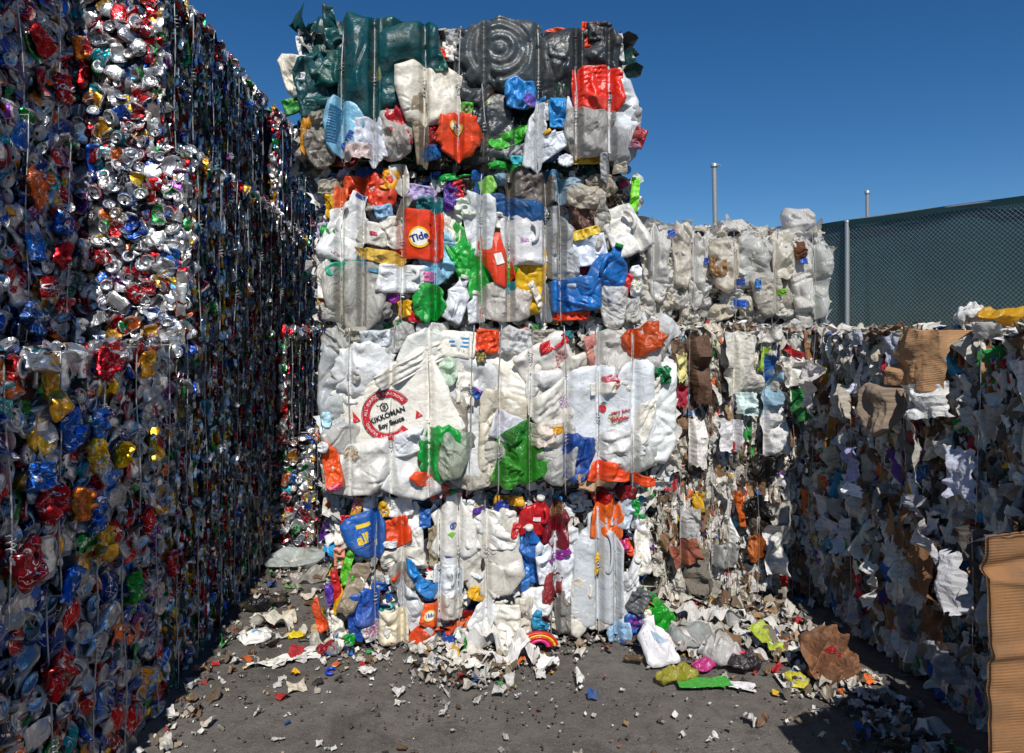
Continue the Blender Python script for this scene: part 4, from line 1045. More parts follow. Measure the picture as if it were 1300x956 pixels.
L3 = [
 (455,243,32,32,0,'shield',O,'p',.026,4,'crushed_bottle'), (486,247,40,44,0,'tee','#de3a1a','p',.03,4,'crushed_jug'), (496,232,20,27,-12,'rect','#e8a018','p',.018,5,'plastic_scrap'), (509,232,24,38,14,'shield',W1,'p',.022,5,'crushed_bottle'),
 (422,266,11,28,0,'rect',YEL,'p',.014,4,'plastic_scrap'), (434,262,18,38,-8,'rect','#e0683a','p',.018,4,'crushed_bottle'), (420,240,30,18,0,'shard','#bfbcb2','f',.018,3,'film_wad'), (475,222,50,16,0,'shard','#3a66b0','f',.016,2,'film_wad'),
 (534,248,40,22,-6,'tee',LAV,'p',.02,4,'crushed_bottle'), (546,264,36,24,0,'shard',TEAL,'f',.018,4,'film_wad'), (572,253,18,38,-8,'tee',PUR,'p',.018,5,'crushed_bottle'), (582,243,16,24,0,'rect',RED,'p',.014,5,'plastic_scrap'), (594,243,16,22,0,'shield',BLK,'p',.018,6,'crushed_bottle'),
 (605,246,14,48,0,'rect','#2a6cc4','f',.014,5,'film_wad'), (618,240,20,22,20,'shard','#8ccc5a','p',.014,6,'plastic_scrap'), (590,268,28,26,0,'tee','#cfd8cc','p',.018,5,'crushed_tub'), (576,229,44,8,10,'cres',GRN,'p',.012,6,'plastic_scrap'),
 (672,243,64,48,0,'tee','#8c8278','f',.035,5,'film_wad',dict(label='brown grey bag of film')), (650,268,84,28,-8,'tee','#2f6aa8','f',.025,6,'film_wad',dict(label='blue film sheet')), (640,232,34,18,0,'shard','#9cc4d8','f',.016,4,'film_wad'),
 (716,246,34,32,0,'shard','#b4d0e4','f',.02,5,'film_wad'), (738,254,50,30,-10,'tee','#d4ccbc','f',.025,6,'film_wad'), (760,240,40,26,0,'shard','#b4a898','f',.02,4,'film_wad'),
 (443,293,46,80,-22,'bottle',W1,'p',.032,6,'crushed_jug'), (489,273,22,15,14,'rect','#8ab0d0','p',.016,6,'plastic_scrap'), (476,299,38,26,-12,'rect',W1,'p',.022,5,'crushed_tub',dict(decal=dec_patch('#b81c30',.02,.008))),
 (502,298,32,38,6,'shield',W1,'p',.026,5,'crushed_tub'), (424,307,16,36,20,'rect',GRN,'p',.016,6,'plastic_scrap'), (414,298,16,24,0,'shield',LAV,'p',.014,5,'plastic_scrap'), (513,272,15,42,-14,'shard','#c8bca4','f',.014,6,'film_wad'),
 (556,328,46,62,0,'circle',LBL,'p',.025,4,'bucket_lid'), (537,303,50,57,-6,'rect','#dc3c16','p',.035,7,'crushed_jug',dict(decal=lambda: shift(dec_tide(1.),-.01,-.01,.3),label='orange red detergent jug with a round yellow badge')),
 (573,288,26,52,0,'shield',W2,'p',.024,4,'crushed_bottle'), (607,289,44,76,0,'shield','#dde4ea','p',.036,6,'crushed_bottle',dict(label='pale white bottle between the orange jugs')),
 (588,330,34,88,22,'shard','#159a30','p',.022,4,'crushed_bottle'), (617,350,62,66,-30,'shield','#17a035','p',.026,5,'crushed_bottle',dict(label='large bright green bottle')),
 (631,333,38,66,14,'shield','#d83c1a','p',.034,7,'crushed_jug',dict(decal=dec_patch('#e8e2da',.022,.03),label='orange red jug with a white label')),
 (663,308,52,58,4,'rect','#e6e4e0','p',.034,6,'crushed_jug',dict(decal=dec_redwords('Sun', .03, '#b86ab0'))), (641,285,34,22,-10,'shard',W1,'p',.02,5,'plastic_scrap'),
 (671,358,38,76,-2,'rect','#e0b016','p',.024,5,'crushed_tub',dict(label='cracked yellow tub')), (677,375,8,34,26,'rect',W1,'p',.01,7,'plastic_scrap'), (643,367,22,14,10,'shield',TEAL,'p',.012,8,'plastic_scrap'),
 (706,312,31,92,6,'bottle','#d5d7d6','f',.03,7,'crushed_bottle'), (718,345,26,50,10,'shield','#d8dcde','f',.028,7,'crushed_bottle'), (738,283,38,46,0,'shard','#7a5c50','f',.02,4,'film_wad'), (740,320,44,40,6,'rect','#dde2ea','p',.02,6,'crushed_tub'), (738,300,34,12,18,'rect','#e0be3a','p',.01,7,'plastic_scrap'),
 (758,290,20,66,2,'bottle','#cfcdc6','f',.025,7,'crushed_bottle'), (785,297,46,66,24,'rect',W1,'p',.034,7,'crushed_jug'), (763,350,44,66,-16,'jug','#1766ae','p',.034,8,'crushed_jug',dict(label='glossy blue jug with a handle')), (725,376,58,40,6,'rect','#1a6cb8','p',.03,8,'crushed_jug'),
 (786,366,15,36,-10,'shield',RED,'p',.016,6,'plastic_scrap'), (800,358,16,38,0,'shard',W1,'p',.018,6,'plastic_scrap'), (722,401,42,11,0,'rect','#dc3c1a','p',.012,6,'plastic_scrap'), (800,250,10,42,-5,'rect','#7ed03a','p',.012,5,'plastic_scrap'),
 (455,378,80,80,4,'shield','#dcdcd6','f',.045,6,'film_wad',dict(label='big white bag')), (440,338,44,18,34,'tee','#2aa080','p',.014,7,'plastic_scrap'), (487,328,62,17,-10,'shard','#dcb44a','p',.014,7,'plastic_scrap'), (466,336,52,20,-12,'cres','#3a8cb4','p',.014,6,'plastic_scrap'),
 (513,355,58,34,0,'rect','#e4e3de','p',.028,6,'crushed_jug'), (415,350,16,60,2,'rect',W1,'p',.02,5,'plastic_scrap'), (545,385,38,46,0,'circle','#149a3a','p',.03,8,'crushed_tub',dict(label='green round tub')), (515,392,18,22,0,'shard',YEL,'p',.014,6,'plastic_scrap'),
 (529,402,22,14,0,'shard',RED,'p',.012,6,'plastic_scrap'), (500,378,16,16,0,'shard','#8a2a8c','p',.012,5,'plastic_scrap'), (546,353,14,12,0,'rect','#d070a0','p',.01,6,'plastic_scrap'), (580,382,26,52,-18,'bottle','#e0e0e0','p',.022,7,'crushed_bottle'),
 (603,392,20,32,0,'bottle','#dcdcd8','p',.02,7,'crushed_bottle'), (640,386,66,44,-6,'tee','#e4e0da','f',.03,7,'film_wad'), (690,384,15,48,0,'bottle','#c4c4c0','f',.016,6,'crushed_bottle'), (800,330,16,48,12,'shard',BLK,'p',.016,5,'plastic_scrap'),
 (772,392,36,50,0,'shield','#d8dade','f',.03,6,'film_wad'), (797,395,22,30,0,'shard',W2,'f',.02,5,'film_wad'), (415,378,12,24,0,'shield',RED,'p',.012,4,'plastic_scrap'), (470,255,34,30,0,'shard',W2,'f',.02,3,'film_wad'), (640,215,44,10,0,'shard','#24a03a','p',.01,5,'plastic_scrap'),
 (440,235,24,14,0,'shard','#4a2a2a','f',.014,3,'film_wad'), (560,290,14,34,0,'rect',LBL,'p',.014,3,'plastic_scrap'), (780,260,24,30,0,'shard','#3a322c','f',.014,3,'film_wad'), (690,225,40,12,0,'shard','#5aa0cc','f',.012,4,'film_wad'),
 (425,395,30,26,0,'shard',W2,'f',.02,5,'film_wad'), (483,395,34,22,0,'shard','#b0aca2','f',.02,5,'film_wad'), (618,400,30,12,0,'rect','#e06a2a','p',.01,5,'plastic_scrap'), (662,220,30,16,0,'shard','#2a8cc4','f',.012,5,'film_wad'),
]
bale3, F3 = plastic_bale("third-level bale of colourful bottles and jugs with orange, green, yellow and blue pieces",
    409, 806, 1.615, 2.375, 3.5, 1.25, 103, COLA, L3, [435,462,511,553,610,645,691,709], cell=.1, fillcap=0)

TG = '#0a474b'; DG = '#33383a'
L4 = [
 (412,78,54,130,-4,'tee','#0c4548','p',.05,2,'bin_wall',dict(fold=.035,label='dark green torn bin flap rising above the bale')), (432,45,34,66,14,'cres','#0c484a','p',.03,4,'bin_wall',dict(fold=.03)), (402,120,46,90,8,'shard',TG,'p',.04,4,'bin_wall',dict(fold=.02)), (418,90,44,44,0,'shard','#0c4a46','p',.03,5,'bin_wall'),
 (398,150,26,40,0,'shard','#0c3f3a','p',.02,3,'bin_wall'), (425,155,44,40,0,'tee','#0c4640','p',.03,3,'bin_wall'),
 (463,95,52,140,-4,'rect',TG,'p',.10,5,'bin_wall',dict(fold=.004,dents=0,creases=2,edge=2.2,ribs=(1.57,.14,.003,-.9,.9),label='curved dark green bin wall')), (462,44,44,16,6,'circle','#8a8d88','p',.03,5,'bin_wall'),
 (512,95,90,118,6,'rect','#0a4c50','p',.11,4,'bin_wall',dict(fold=.006,dents=1,creases=2,edge=2.2,ribs=(1.57,.16,.004,-.9,.9),label='large shiny dark green bin wall')), (510,43,70,26,-8,'cres','#0b4540','p',.04,5,'bin_wall'), (548,70,22,56,24,'rect','#0e5850','p',.03,6,'bin_wall'),
 (505,140,64,34,14,'shard','#0d4c46','p',.04,5,'bin_wall'), (490,150,40,34,-10,'rect','#0c4640','p',.03,4,'bin_wall'), (480,130,70,18,10,'rect','#0e524c','p',.03,6,'bin_wall'),
 (640,74,112,98,0,'circle','#40474a','p',.045,5,'bin_base',dict(fold=.008,dents=0,creases=2,rings=(-.03,.02,.052,.006,.19),edge=4,label='round charcoal bin base with concentric rings')),
 (592,75,32,76,-4,'rect','#31373a','p',.03,4,'bin_wall'), (640,36,60,18,4,'tee','#4a5052','p',.03,4,'bin_wall'), (600,120,44,36,-30,'rect','#30363a','p',.03,4,'bin_wall'), (605,145,40,34,10,'shard','#2b3033','p',.03,3,'bin_wall'),
 (707,90,58,100,2,'rect','#2d3235','p',.08,4,'bin_wall',dict(fold=.006,edge=2.4,dents=1,label='curved charcoal bin wall')), (712,47,50,14,-6,'cres','#e0521c','p',.03,5,'bin_rim',dict(label='orange rim')), (705,54,52,18,0,'circle','#222629','p',.04,5,'bin_wall'),
 (757,72,50,80,0,'tee','#2f3437','p',.05,5,'bin_wall',dict(fold=.02)), (745,48,20,30,0,'rect','#d83c14','p',.014,4,'bin_rim'), (757,44,34,26,0,'shard','#363b3e','p',.03,5,'bin_wall'), (780,80,14,72,0,'rect','#2b2f32','p',.03,3,'bin_wall'), (772,60,10,30,0,'rect',O,'p',.014,3,'plastic_scrap'), (784,62,6,34,8,'rect','#c8c8c4','p',.01,4,'plastic_scrap'),
 (620,168,56,80,6,'rect','#33383b','p',.04,4,'bin_wall',dict(fold=.004,dents=1)), (690,128,54,46,0,'shard','#2a2f32','p',.03,5,'bin_wall'), (660,105,40,40,0,'shard','#3a4043','p',.03,3,'bin_wall'),
 (375,95,30,54,8,'shield',W1,'p',.03,5,'crushed_tub',dict(dn=-.05,label='white tub sticking out at the left')), (384,62,9,40,14,'rect',W1,'p',.012,4,'plastic_scrap',dict(dn=-.05)), (385,105,16,44,-4,'rect',W2,'p',.02,6,'plastic_scrap',dict(dn=-.05)), (373,137,22,20,20,'rect','#2c8a30','p',.022,5,'crushed_bottle',dict(dn=-.05,label='green bottle end sticking out')), (386,128,9,30,20,'rect','#cfcfcb','p',.012,6,'plastic_scrap',dict(dn=-.04)),
 (545,128,84,84,4,'tee','#e4e4e0','p',.05,7,'crushed_jug',dict(label='big white jug in the middle of the bale')), (524,122,22,52,-14,'shard',W1,'p',.02,6,'crushed_tub'), (517,118,12,40,-20,'rect','#1e7a3c','p',.014,5,'plastic_scrap'),
 (440,169,48,68,-10,'shield','#7fbcd8','p',.035,7,'crushed_jug',dict(decal=dec_slats,label='light blue ribbed jug')), (472,184,36,50,6,'rect','#dde0ea','p',.022,8,'crushed_tub'), (500,180,56,62,6,'shield','#d2d2ce','f',.04,6,'film_wad'), (458,202,30,18,4,'rect','#dcc4b8','a',.012,9,'paper_wad'),
 (536,175,20,84,6,'shard','#a99c84','f',.025,9,'rag',dict(label='stiff beige rag')), (508,170,24,50,22,'tee','#b81426','p',.026,7,'crushed_bottle'), (548,182,26,34,10,'tee','#a41020','f',.02,7,'film_wad'), (547,202,28,20,0,'tee','#2472b8','f',.016,8,'film_wad'),
 (582,181,54,54,12,'circle','#dc4418','p',.045,9,'crushed_jug',dict(decal=lambda: shift(dec_tide(.62),-.01,.045,1.1),fold=.02,label='orange crumpled jug with lettering')),
 (657,130,40,36,-10,'tee','#2a86cc','p',.026,8,'crushed_bottle',dict(label='blue bottle top')), (676,180,24,82,-8,'bottle','#e0e1e0','p',.03,8,'crushed_bottle',dict(label='long white bottle')), (667,142,17,16,0,'circle','#6a52b4','p',.02,11,'bottle_cap',dict(rings=(0,0,.03,.003,.04))),
 (698,190,52,24,34,'bottle','#d8d9d8','p',.026,8,'crushed_bottle'), (703,153,20,34,0,'rect','#2a8ccc','p',.02,7,'crushed_bottle'), (690,150,16,22,0,'rect','#b8c8d4','p',.014,6,'plastic_scrap'), (645,182,54,18,24,'tee','#3cb22a','p',.018,6,'plastic_scrap'), (592,147,16,18,0,'shield','#3cb22a','p',.014,6,'plastic_scrap'),
 (706,128,9,30,-12,'rect','#0e5a30','p',.012,6,'plastic_scrap'), (758,146,88,106,0,'circle','#d8dcdc','p',.03,6,'bucket_lid',dict(rings=(0,0,.4,0,.1),dents=1,label='large white round lid')), (752,123,66,58,10,'tee','#e0301c','p',.03,8,'crushed_bucket',dict(ribs=(1.57,.024,.0028,.2,.9),label='bright red ribbed bucket')),
 (742,178,60,60,0,'tee','#cfcbc4','f',.05,9,'film_wad',dict(label='grey white film bag over the lid')), (783,180,42,70,-4,'shield','#c4bfb8','f',.05,8,'film_wad'), (760,212,16,52,4,'shard','#cfcac2','f',.02,9,'film_wad'), (780,212,14,34,-6,'bottle','#c9c9c6','f',.018,8,'film_wad'), (796,190,14,24,-20,'rect','#9c1c28','p',.01,12,'plastic_scrap'),
 (713,212,20,15,0,'circle','#e8e8e8','p',.014,8,'bottle_cap'), (652,212,16,11,0,'shield','#3ab0c0','p',.014,8,'plastic_scrap'), (690,205,40,14,10,'shard','#2a5a9c','f',.014,6,'film_wad'), (412,196,42,42,0,'shield','#a8a298','f',.035,6,'film_wad'), (392,178,13,46,-4,'shard','#c8861a','p',.014,5,'plastic_scrap'),
 (435,205,40,20,0,'shard','#8a2a2a','f',.016,4,'film_wad'), (600,205,60,16,0,'shard','#3a3c30','f',.02,4,'film_wad'), (650,198,50,20,0,'shard','#c8c8c8','f',.02,5,'film_wad'), (405,165,20,36,0,'shard','#b0aca2','f',.02,4,'film_wad'), (575,50,22,22,0,'shard','#c4c4c2','f',.02,4,'film_wad'), (570,68,18,26,0,'rect','#e0e0de','p',.02,4,'plastic_scrap'), (562,72,8,14,14,'rect','#dc3c1a','p',.01,5,'plastic_scrap'), (480,210,16,12,30,'bottle',W1,'p',.014,9,'bottle_cap'),
 (740,208,40,10,0,'rect','#c8a01a','p',.01,5,'plastic_scrap'),
]
L4 = [(i[0], i[1]+(5 if i[1] < 105 else 0), i[2], i[3]*(.9 if (i[3] > 70 and i[1] < 130) else 1))+i[4:] for i in L4]
bale4, F4 = plastic_bale("topmost plastic bale of dark green and charcoal bin walls above a red bucket",
    388, 786, 2.41, 3.09, 3.5, 1.25, 104, ['#0c4640', '#2d3235', '#33383b', '#0d4c46', '#c8c4ba', '#b4aea4', '#a8a298', '#0b3a36'], L4, [438,478,540,582,613,680,727,768], cell=.12, fillcap=8, wn=.085)

# ------------------------------------------------------------------ a few readable cans in the near left bales
def bale_by_label(start):
    for o in bpy.data.objects:
        if o.get("label", "").startswith(start): return o
def near_cans():
    rng = np.random.default_rng(77)
    def faceof(b, x0, x1, y0, y1, h):
        sx, sy = x1-x0, y1-y0
        f = Face((sx/2, -sy/2, 0), (0, 1, 0), (1, 0, 0), sy, h, []); 
        if f.W[2] < 0: f.W = -f.W
        return f
    b3 = bale_by_label("third-level can bale at the left"); f3 = faceof(b3, -2.75, -1.6, 1.3, 3.14, .85)
    b4 = bale_by_label("topmost can bale"); f4 = faceof(b4, -2.75, -1.63, 1.3, 3.12, .8)
    b2 = bale_by_label("second-level can bale at the left"); f2 = faceof(b2, -2.3, -1.17, 1.28, 3.05, .72)
    b1 = bale_by_label("shaded can bale on the ground"); f1 = faceof(b1, -2.3, -1.19, 1.25, 3.03, .79)
    RD = '#b01018'
    for b, f, px, py, w_, h_, rot, c, dec in [
        (b4, f4, 70, 112, .10, .125, 8, RD, dec_coke), (b4, f4, 38, 50, .08, .13, 60, RD, None), (b4, f4, 95, 95, .06, .12, -20, RD, None), (b4, f4, 88, 60, .06, .10, 20, '#c8661a', None),
        (b3, f3, 35, 238, .10, .15, 35, '#d8601a', None), (b3, f3, 68, 285, .12, .10, -12, '#1c4f9c', dec_pepsi), (b3, f3, 35, 313, .10, .12, 10, '#1d5aa8', None), (b3, f3, 68, 322, .09, .12, -30, '#a01420', None),
        (b3, f3, 48, 364, .09, .09, 0, '#b01820', dec_coke), (b3, f3, 108, 210, .075, .20, 5, '#1c4fa4', None), (b3, f3, 98, 322, .07, .13, 12, '#a8a8ac', None), (b3, f3, 30, 405, .14, .09, -35, '#3a5a94', None), (b3, f3, 90, 420, .08, .11, 0, '#c9c9c9', None),
        (b2, f2, 38, 462, .15, .05, -10, '#b8b8ba', None), (b2, f2, 54, 490, .06, .20, 5, '#c08a2a', None), (b2, f2, 75, 545, .09, .12, 20, '#1d5ab0', None), (b2, f2, 110, 576, .08, .12, 30, '#d8ac1c', None), (b2, f2, 143, 578, .06, .10, -10, '#d8b01c', None),
        (b2, f2, 48, 635, .11, .11, 40, '#a81420', None), (b2, f2, 88, 640, .10, .10, -20, '#c46a1a', None), (b2, f2, 112, 540, .08, .10, 20, '#2060b4', None), (b2, f2, 175, 462, .08, .10, 5, '#c88a1a', None), (b2, f2, 122, 462, .09, .10, -25, '#a81420', None), (b2, f2, 185, 565, .07, .14, -25, '#c8921c', None),
        (b2, f2, 35, 605, .10, .09, -10, '#1b5cb4', None), (b2, f2, 110, 655, .08, .13, 25, '#1c54a6', None), (b2, f2, 120, 690, .08, .12, -30, '#c8931c', None), (b2, f2, 175, 660, .07, .10, 25, '#a81420', None), (b2, f2, 20, 715, .12, .12, 10, '#8e1420', None),
        (b1, f1, 118, 800, .08, .19, -32, '#a9abb0', dec_redwords('LIGHT', .028, '#3a4a6a')), (b1, f1, 75, 745, .09, .12, -30, '#1d50a0', None), (b1, f1, 207, 715, .07, .11, 20, '#a01420', None), (b1, f1, 160, 745, .08, .11, 0, '#2d8a34', None), (b1, f1, 60, 855, .12, .12, 20, '#8e1018', None)]:
        u, v, k = face_uv(b, f, px, py)
        o = build_item(b, f, rng, u, v, w_, h_, rot, 'rect', c, 'm', .022, .034, "crushed_can", decal=dec, tilt=.10, jit=.12, fold=.014, fine=.004)
MATS['m'] = M_CAN
near_cans()

# ================================================================== RIGHT: baled waste paper
PAPC = ['#d9d6cf', '#cfccc6', '#e2e0dc', '#bdb8ae', '#c9c5bd', '#dedcd8', '#a79f92', '#7f7668', '#b9b3a6', '#d9d4c8', '#9a7a58', '#d2cdbf', '#7a5c42', '#967452', '#5f442e', '#cfc4ae', '#cbc6ba', '#56504a', '#dcd8d0']
PAPV = ['#b81c24', '#1f5ca8', '#d8641c', '#2a9a48', '#d8a81c', '#3aa0c4', '#2a2a2e', '#7a4a9c']
def torn(rng, w_, h_, color, N=10, amp=.25, curl=None):
    return sheet(rng, w_, h_, N, N, amp=max(w_, h_)*amp, nf=5, curl=rng.uniform(0, .3) if curl is None else curl, ragged=.14, fine=.0012, color=color, vert=True)
def paper_face(b, f, rng, n_flaps, n_small, prefix, cap=100):
    """crumpled sheets pressed in layers: the largest are parts, the rest is one mass"""
    rest = Geo(); items = []
    cl = [lin(c) for c in PAPC]; cv = [lin(c) for c in PAPV]
    for i in range(n_flaps+n_small):
        big = i < n_flaps
        s_ = rng.uniform(.07, .16) if big else rng.uniform(.03, .10)
        items.append((s_, rng.uniform(0, f.w), rng.uniform(.035, f.h-.035), rng.uniform(-.03, .025) if big else rng.uniform(-.06, .015)))
    for i, (s_, u, v, n) in enumerate(items):
        big = i < n_flaps
        c = cl[rng.integers(len(cl))] if rng.random() < (.95 if big else .90) else cv[rng.integers(len(cv))]
        c = np.clip(c*rng.uniform(.75, 1.05), 0, 1)
        h_ = s_*rng.uniform(.9, 2.4)
        g = torn(rng, s_, h_, c, 16 if big else 8, amp=.42 if big else .5, curl=rng.uniform(0, .1))
        if rng.random() < .3: R = rotm(rng.normal(0, .2), rng.uniform(.6, 1.3)*rng.choice([-1, 1]), rng.normal(0, .15)); n -= .5*s_
        else: R = rotm(rng.normal(.05, .18), rng.normal(0, .3), rng.normal(0, .2))
        place_in(f, g, u, v, n, R)
        if big and i < cap: g.build("paper_sheet", M_PA, b, smooth=False)
        else: rest.merge(g)
    o = rest.build(prefix, M_PA, b, origin=(0, 0, 0), smooth=False); o["kind"] = "stuff"

def paper_bale(label, cx, cy, z0, sx, sy, sz, yaw, seed, faces, n_flaps=99, n_small=1900, wires=5, heroes=(), top=True):
    rng = np.random.default_rng(seed)
    b, F = make_bale("paper_bale", label, "paper bale", "bales of waste paper on the right", cx, cy, z0, sx, sy, sz, yaw, M_CORE_PA, rng)
    for k in faces:
        f = F[k]; f.wires = list(np.linspace(.12, f.w-.12, wires)+rng.normal(0, .02, wires)); f.wn = .05
        paper_face(b, f, rng, int(n_flaps/len(faces)), n_small, "packed_paper", cap=100//len(faces))
    for k in ('left', 'front', 'right', 'back'):
        if k not in faces: scraps(F[k], rng, 250, PAPC, b, "side_scraps", 'a', size=(.06, .2), depth=(-.03, .02), res=6)
    if top: scraps(F['top'], rng, 1100, PAPC*3+PAPV[:3], b, "top_scraps", 'a', size=(.04, .15), depth=(-.015, .018), tiltmax=.35, res=6)
    for fk, its in heroes: 
        F[fk].wires = F[fk].wires
        hero_list(b, F[fk], rng, its, scale=.8 if fk == 'left' else 1.0, n0=-.035 if fk == 'left' else -.01)
    add_wires([(F[k], .25) for k in faces], b, r=.0016)
    return b, F

KR = '#a5764a'
HP2 = [(885,468,26,92,4,'shard','#5e4230','a',.03,5,'kraft_wad',dict(label='brown kraft paper bag')), (862,450,34,40,0,'tee','#6a5444','a',.03,4,'paper_wad'), (857,465,16,36,6,'shield','#d8cf8a','a',.014,6,'paper_wad',dict(label='pale yellow paper')),
  (857,500,18,28,-10,'tee','#a8203a','a',.016,6,'paper_wad'), (935,460,46,74,2,'rect','#cfcdc4','a',.03,5,'paper_wad'), (1028,452,30,64,6,'rect','#9c6d44','c',.02,5,'cardboard_piece',dict(label='brown box flap at the corner')), (968,425,30,20,0,'tee','#c8c4bc','a',.02,4,'paper_wad'),
  (1002,470,34,40,10,'shard','#d8d6d0','a',.02,4,'paper_wad'), (1012,508,36,40,20,'shard','#127a34','a',.02,6,'paper_wad',dict(label='green and cream printed packet')), (970,500,22,60,-8,'shard','#8fb4c8','a',.02,5,'paper_wad'), (965,470,10,44,-16,'rect','#1f5cb0','a',.01,6,'paper_wad'), (960,455,10,30,-16,'rect','#9cc23a','a',.01,6,'paper_wad'),
  (995,445,26,9,-25,'rect','#c01c28','a',.01,6,'paper_wad'), (880,560,22,60,0,'tee','#e4e2e2','a',.02,5,'paper_wad'), (920,550,30,40,0,'shard','#e0dedc','a',.02,5,'paper_wad'), (975,545,34,60,6,'tee','#dcdad8','a',.024,5,'paper_wad'), (922,562,9,9,0,'circle','#c81c24','a',.006,9,'paper_wad'), (940,510,24,30,0,'shard','#c4dce0','a',.014,5,'paper_wad'), (965,590,34,34,0,'tee',BLK,'f',.02,4,'film_wad')]
HP1 = [(932,640,12,50,14,'shard','#dc6a1c','f',.016,6,'film_wad',dict(label='orange film strip')), (952,690,22,36,0,'tee','#dc7a30','f',.014,6,'film_wad'), (955,650,40,50,30,'shard',BLK,'f',.02,4,'film_wad'), (985,650,30,40,0,'tee','#b0aca4','a',.02,4,'paper_wad'), (862,695,34,26,20,'rect','#8a4a34','a',.014,6,'paper_wad'),
  (981,727,10,14,0,'shard','#d8301c','a',.008,7,'paper_wad'), (895,760,13,20,0,'shield',YEL,'a',.01,7,'paper_wad'), (908,770,18,32,0,'rect','#7a5a40','a',.014,6,'paper_wad'), (950,775,54,52,-30,'tee','#8d8578','a',.035,7,'paper_wad',dict(label='dirty grey wad of paper')), (995,775,32,28,30,'rect','#a8703e','c',.012,7,'cardboard_piece'), (1009,760,20,20,0,'tee','#1f86d0','f',.014,7,'film_wad'),
  (878,720,30,60,0,'shard','#6d675e','a',.03,4,'paper_wad'), (870,660,24,40,0,'tee','#aaa8a4','a',.02,4,'paper_wad'), (915,700,36,36,0,'tee','#b8b6b2','f',.024,5,'film_wad'), (975,690,24,60,0,'rect','#dcd8d0','a',.02,4,'paper_wad'), (1010,720,16,50,0,'shard','#7a5238','a',.014,5,'paper_wad')]
# the block that faces the camera
def xa(px, Y): return on_y(px, 415, Y)[0]
YP = 3.92
x0, x1 = xa(838, YP), xa(1016, YP)
paper_bale("ground-level paper bale facing the camera, sunlit, right of the plastic stack", (x0+x1)/2, YP+.6, 0, x1-x0, 1.2, .78, 0, 201, ('front',), heroes=[('front', HP1)])
paper_bale("second-level sunlit paper bale facing the camera, under the white film bale", (x0+x1)/2+.01, YP+.6, .79, x1-x0, 1.2, .785, 0, 202, ('front',), heroes=[('front', HP2)])
# the row that runs toward the camera, its aisle side in shade
yw = math.radians(-3.5)
def wall_c(t, off=0):       # t metres from the corner toward the camera along the face; returns the centre of a 1.85 m long, 1.1 m wide bale
    c = np.array([x1+.02, YP-.02]); d = np.array([math.sin(-yw)*-1, -math.cos(yw)]); nrm = np.array([math.cos(yw), -math.sin(yw)*-1*-1])
    return c
def wall_bale(label, ya, yb, xface_a, xface_b, z0, h, seed, heroes=(), nf=99, ns=2300):
    """face runs from (xface_b, yb) at the far end to (xface_a, ya) at the near end"""
    L_ = math.hypot(yb-ya, xface_b-xface_a); ang = math.atan2(xface_a-xface_b, yb-ya)   # >0 when the near end sticks out less
    yaw = -math.atan2(xface_b-xface_a, yb-ya)
    mx, my = (xface_a+xface_b)/2, (ya+yb)/2
    D = 1.05
    cx = mx+math.cos(yaw)*D/2; cy = my+math.sin(yaw)*D/2
    return paper_bale(label, cx, cy, z0, D, L_, h, yaw, seed, ('left',), n_flaps=nf, n_small=ns, heroes=heroes)
HW2 = [(1060,490,60,76,-10,'tee','#c9cad6','a',.03,7,'paper_wad',dict(dn=.03,label='white paper bag sticking out near the corner')), (1150,520,56,82,-6,'shield','#8b7a68','a',.06,9,'kraft_wad',dict(dn=.03,pillow=1,fold=.012,fine=.014,aniso=.1,label='gathered brown paper bag')), (1137,492,20,14,0,'rect','#e6e4ee','a',.016,10,'paper_wad',dict(dn=.05)),
  (1226,455,76,90,-6,'rect','#bd9064','c',.035,9,'cardboard_piece',dict(dn=.09,label='large tan carton sticking out near the top')), (1235,508,54,56,10,'shield','#dcd9d2','a',.03,10,'paper_wad',dict(dn=.06,label='white paper fan below the carton')), (1092,512,26,52,-14,'tee','#c4bcb0','a',.024,8,'paper_wad',dict(dn=.02)), (1072,540,24,64,-6,'rect','#8a6420','a',.016,6,'paper_wad'),
  (1190,500,40,80,6,'shield','#b4b8cc','a',.03,5,'paper_wad'), (1125,430,60,24,10,'tee','#cfd0d4','a',.02,8,'paper_wad',dict(dn=.03)), (1160,450,40,60,0,'shard','#a8acb8','a',.03,5,'paper_wad'), (1275,420,60,26,0,'tee','#cfccc4','a',.02,6,'paper_wad'), (1100,590,44,56,16,'shard','#b9b6d8','a',.03,6,'paper_wad'), (1240,600,50,80,0,'tee','#b8bccc','a',.03,5,'paper_wad'), (1160,465,20,24,0,'shard','#1a80d0','a',.016,5,'paper_wad'), (1190,570,20,120,20,'shard','#a8a49c','a',.02,5,'paper_wad')]
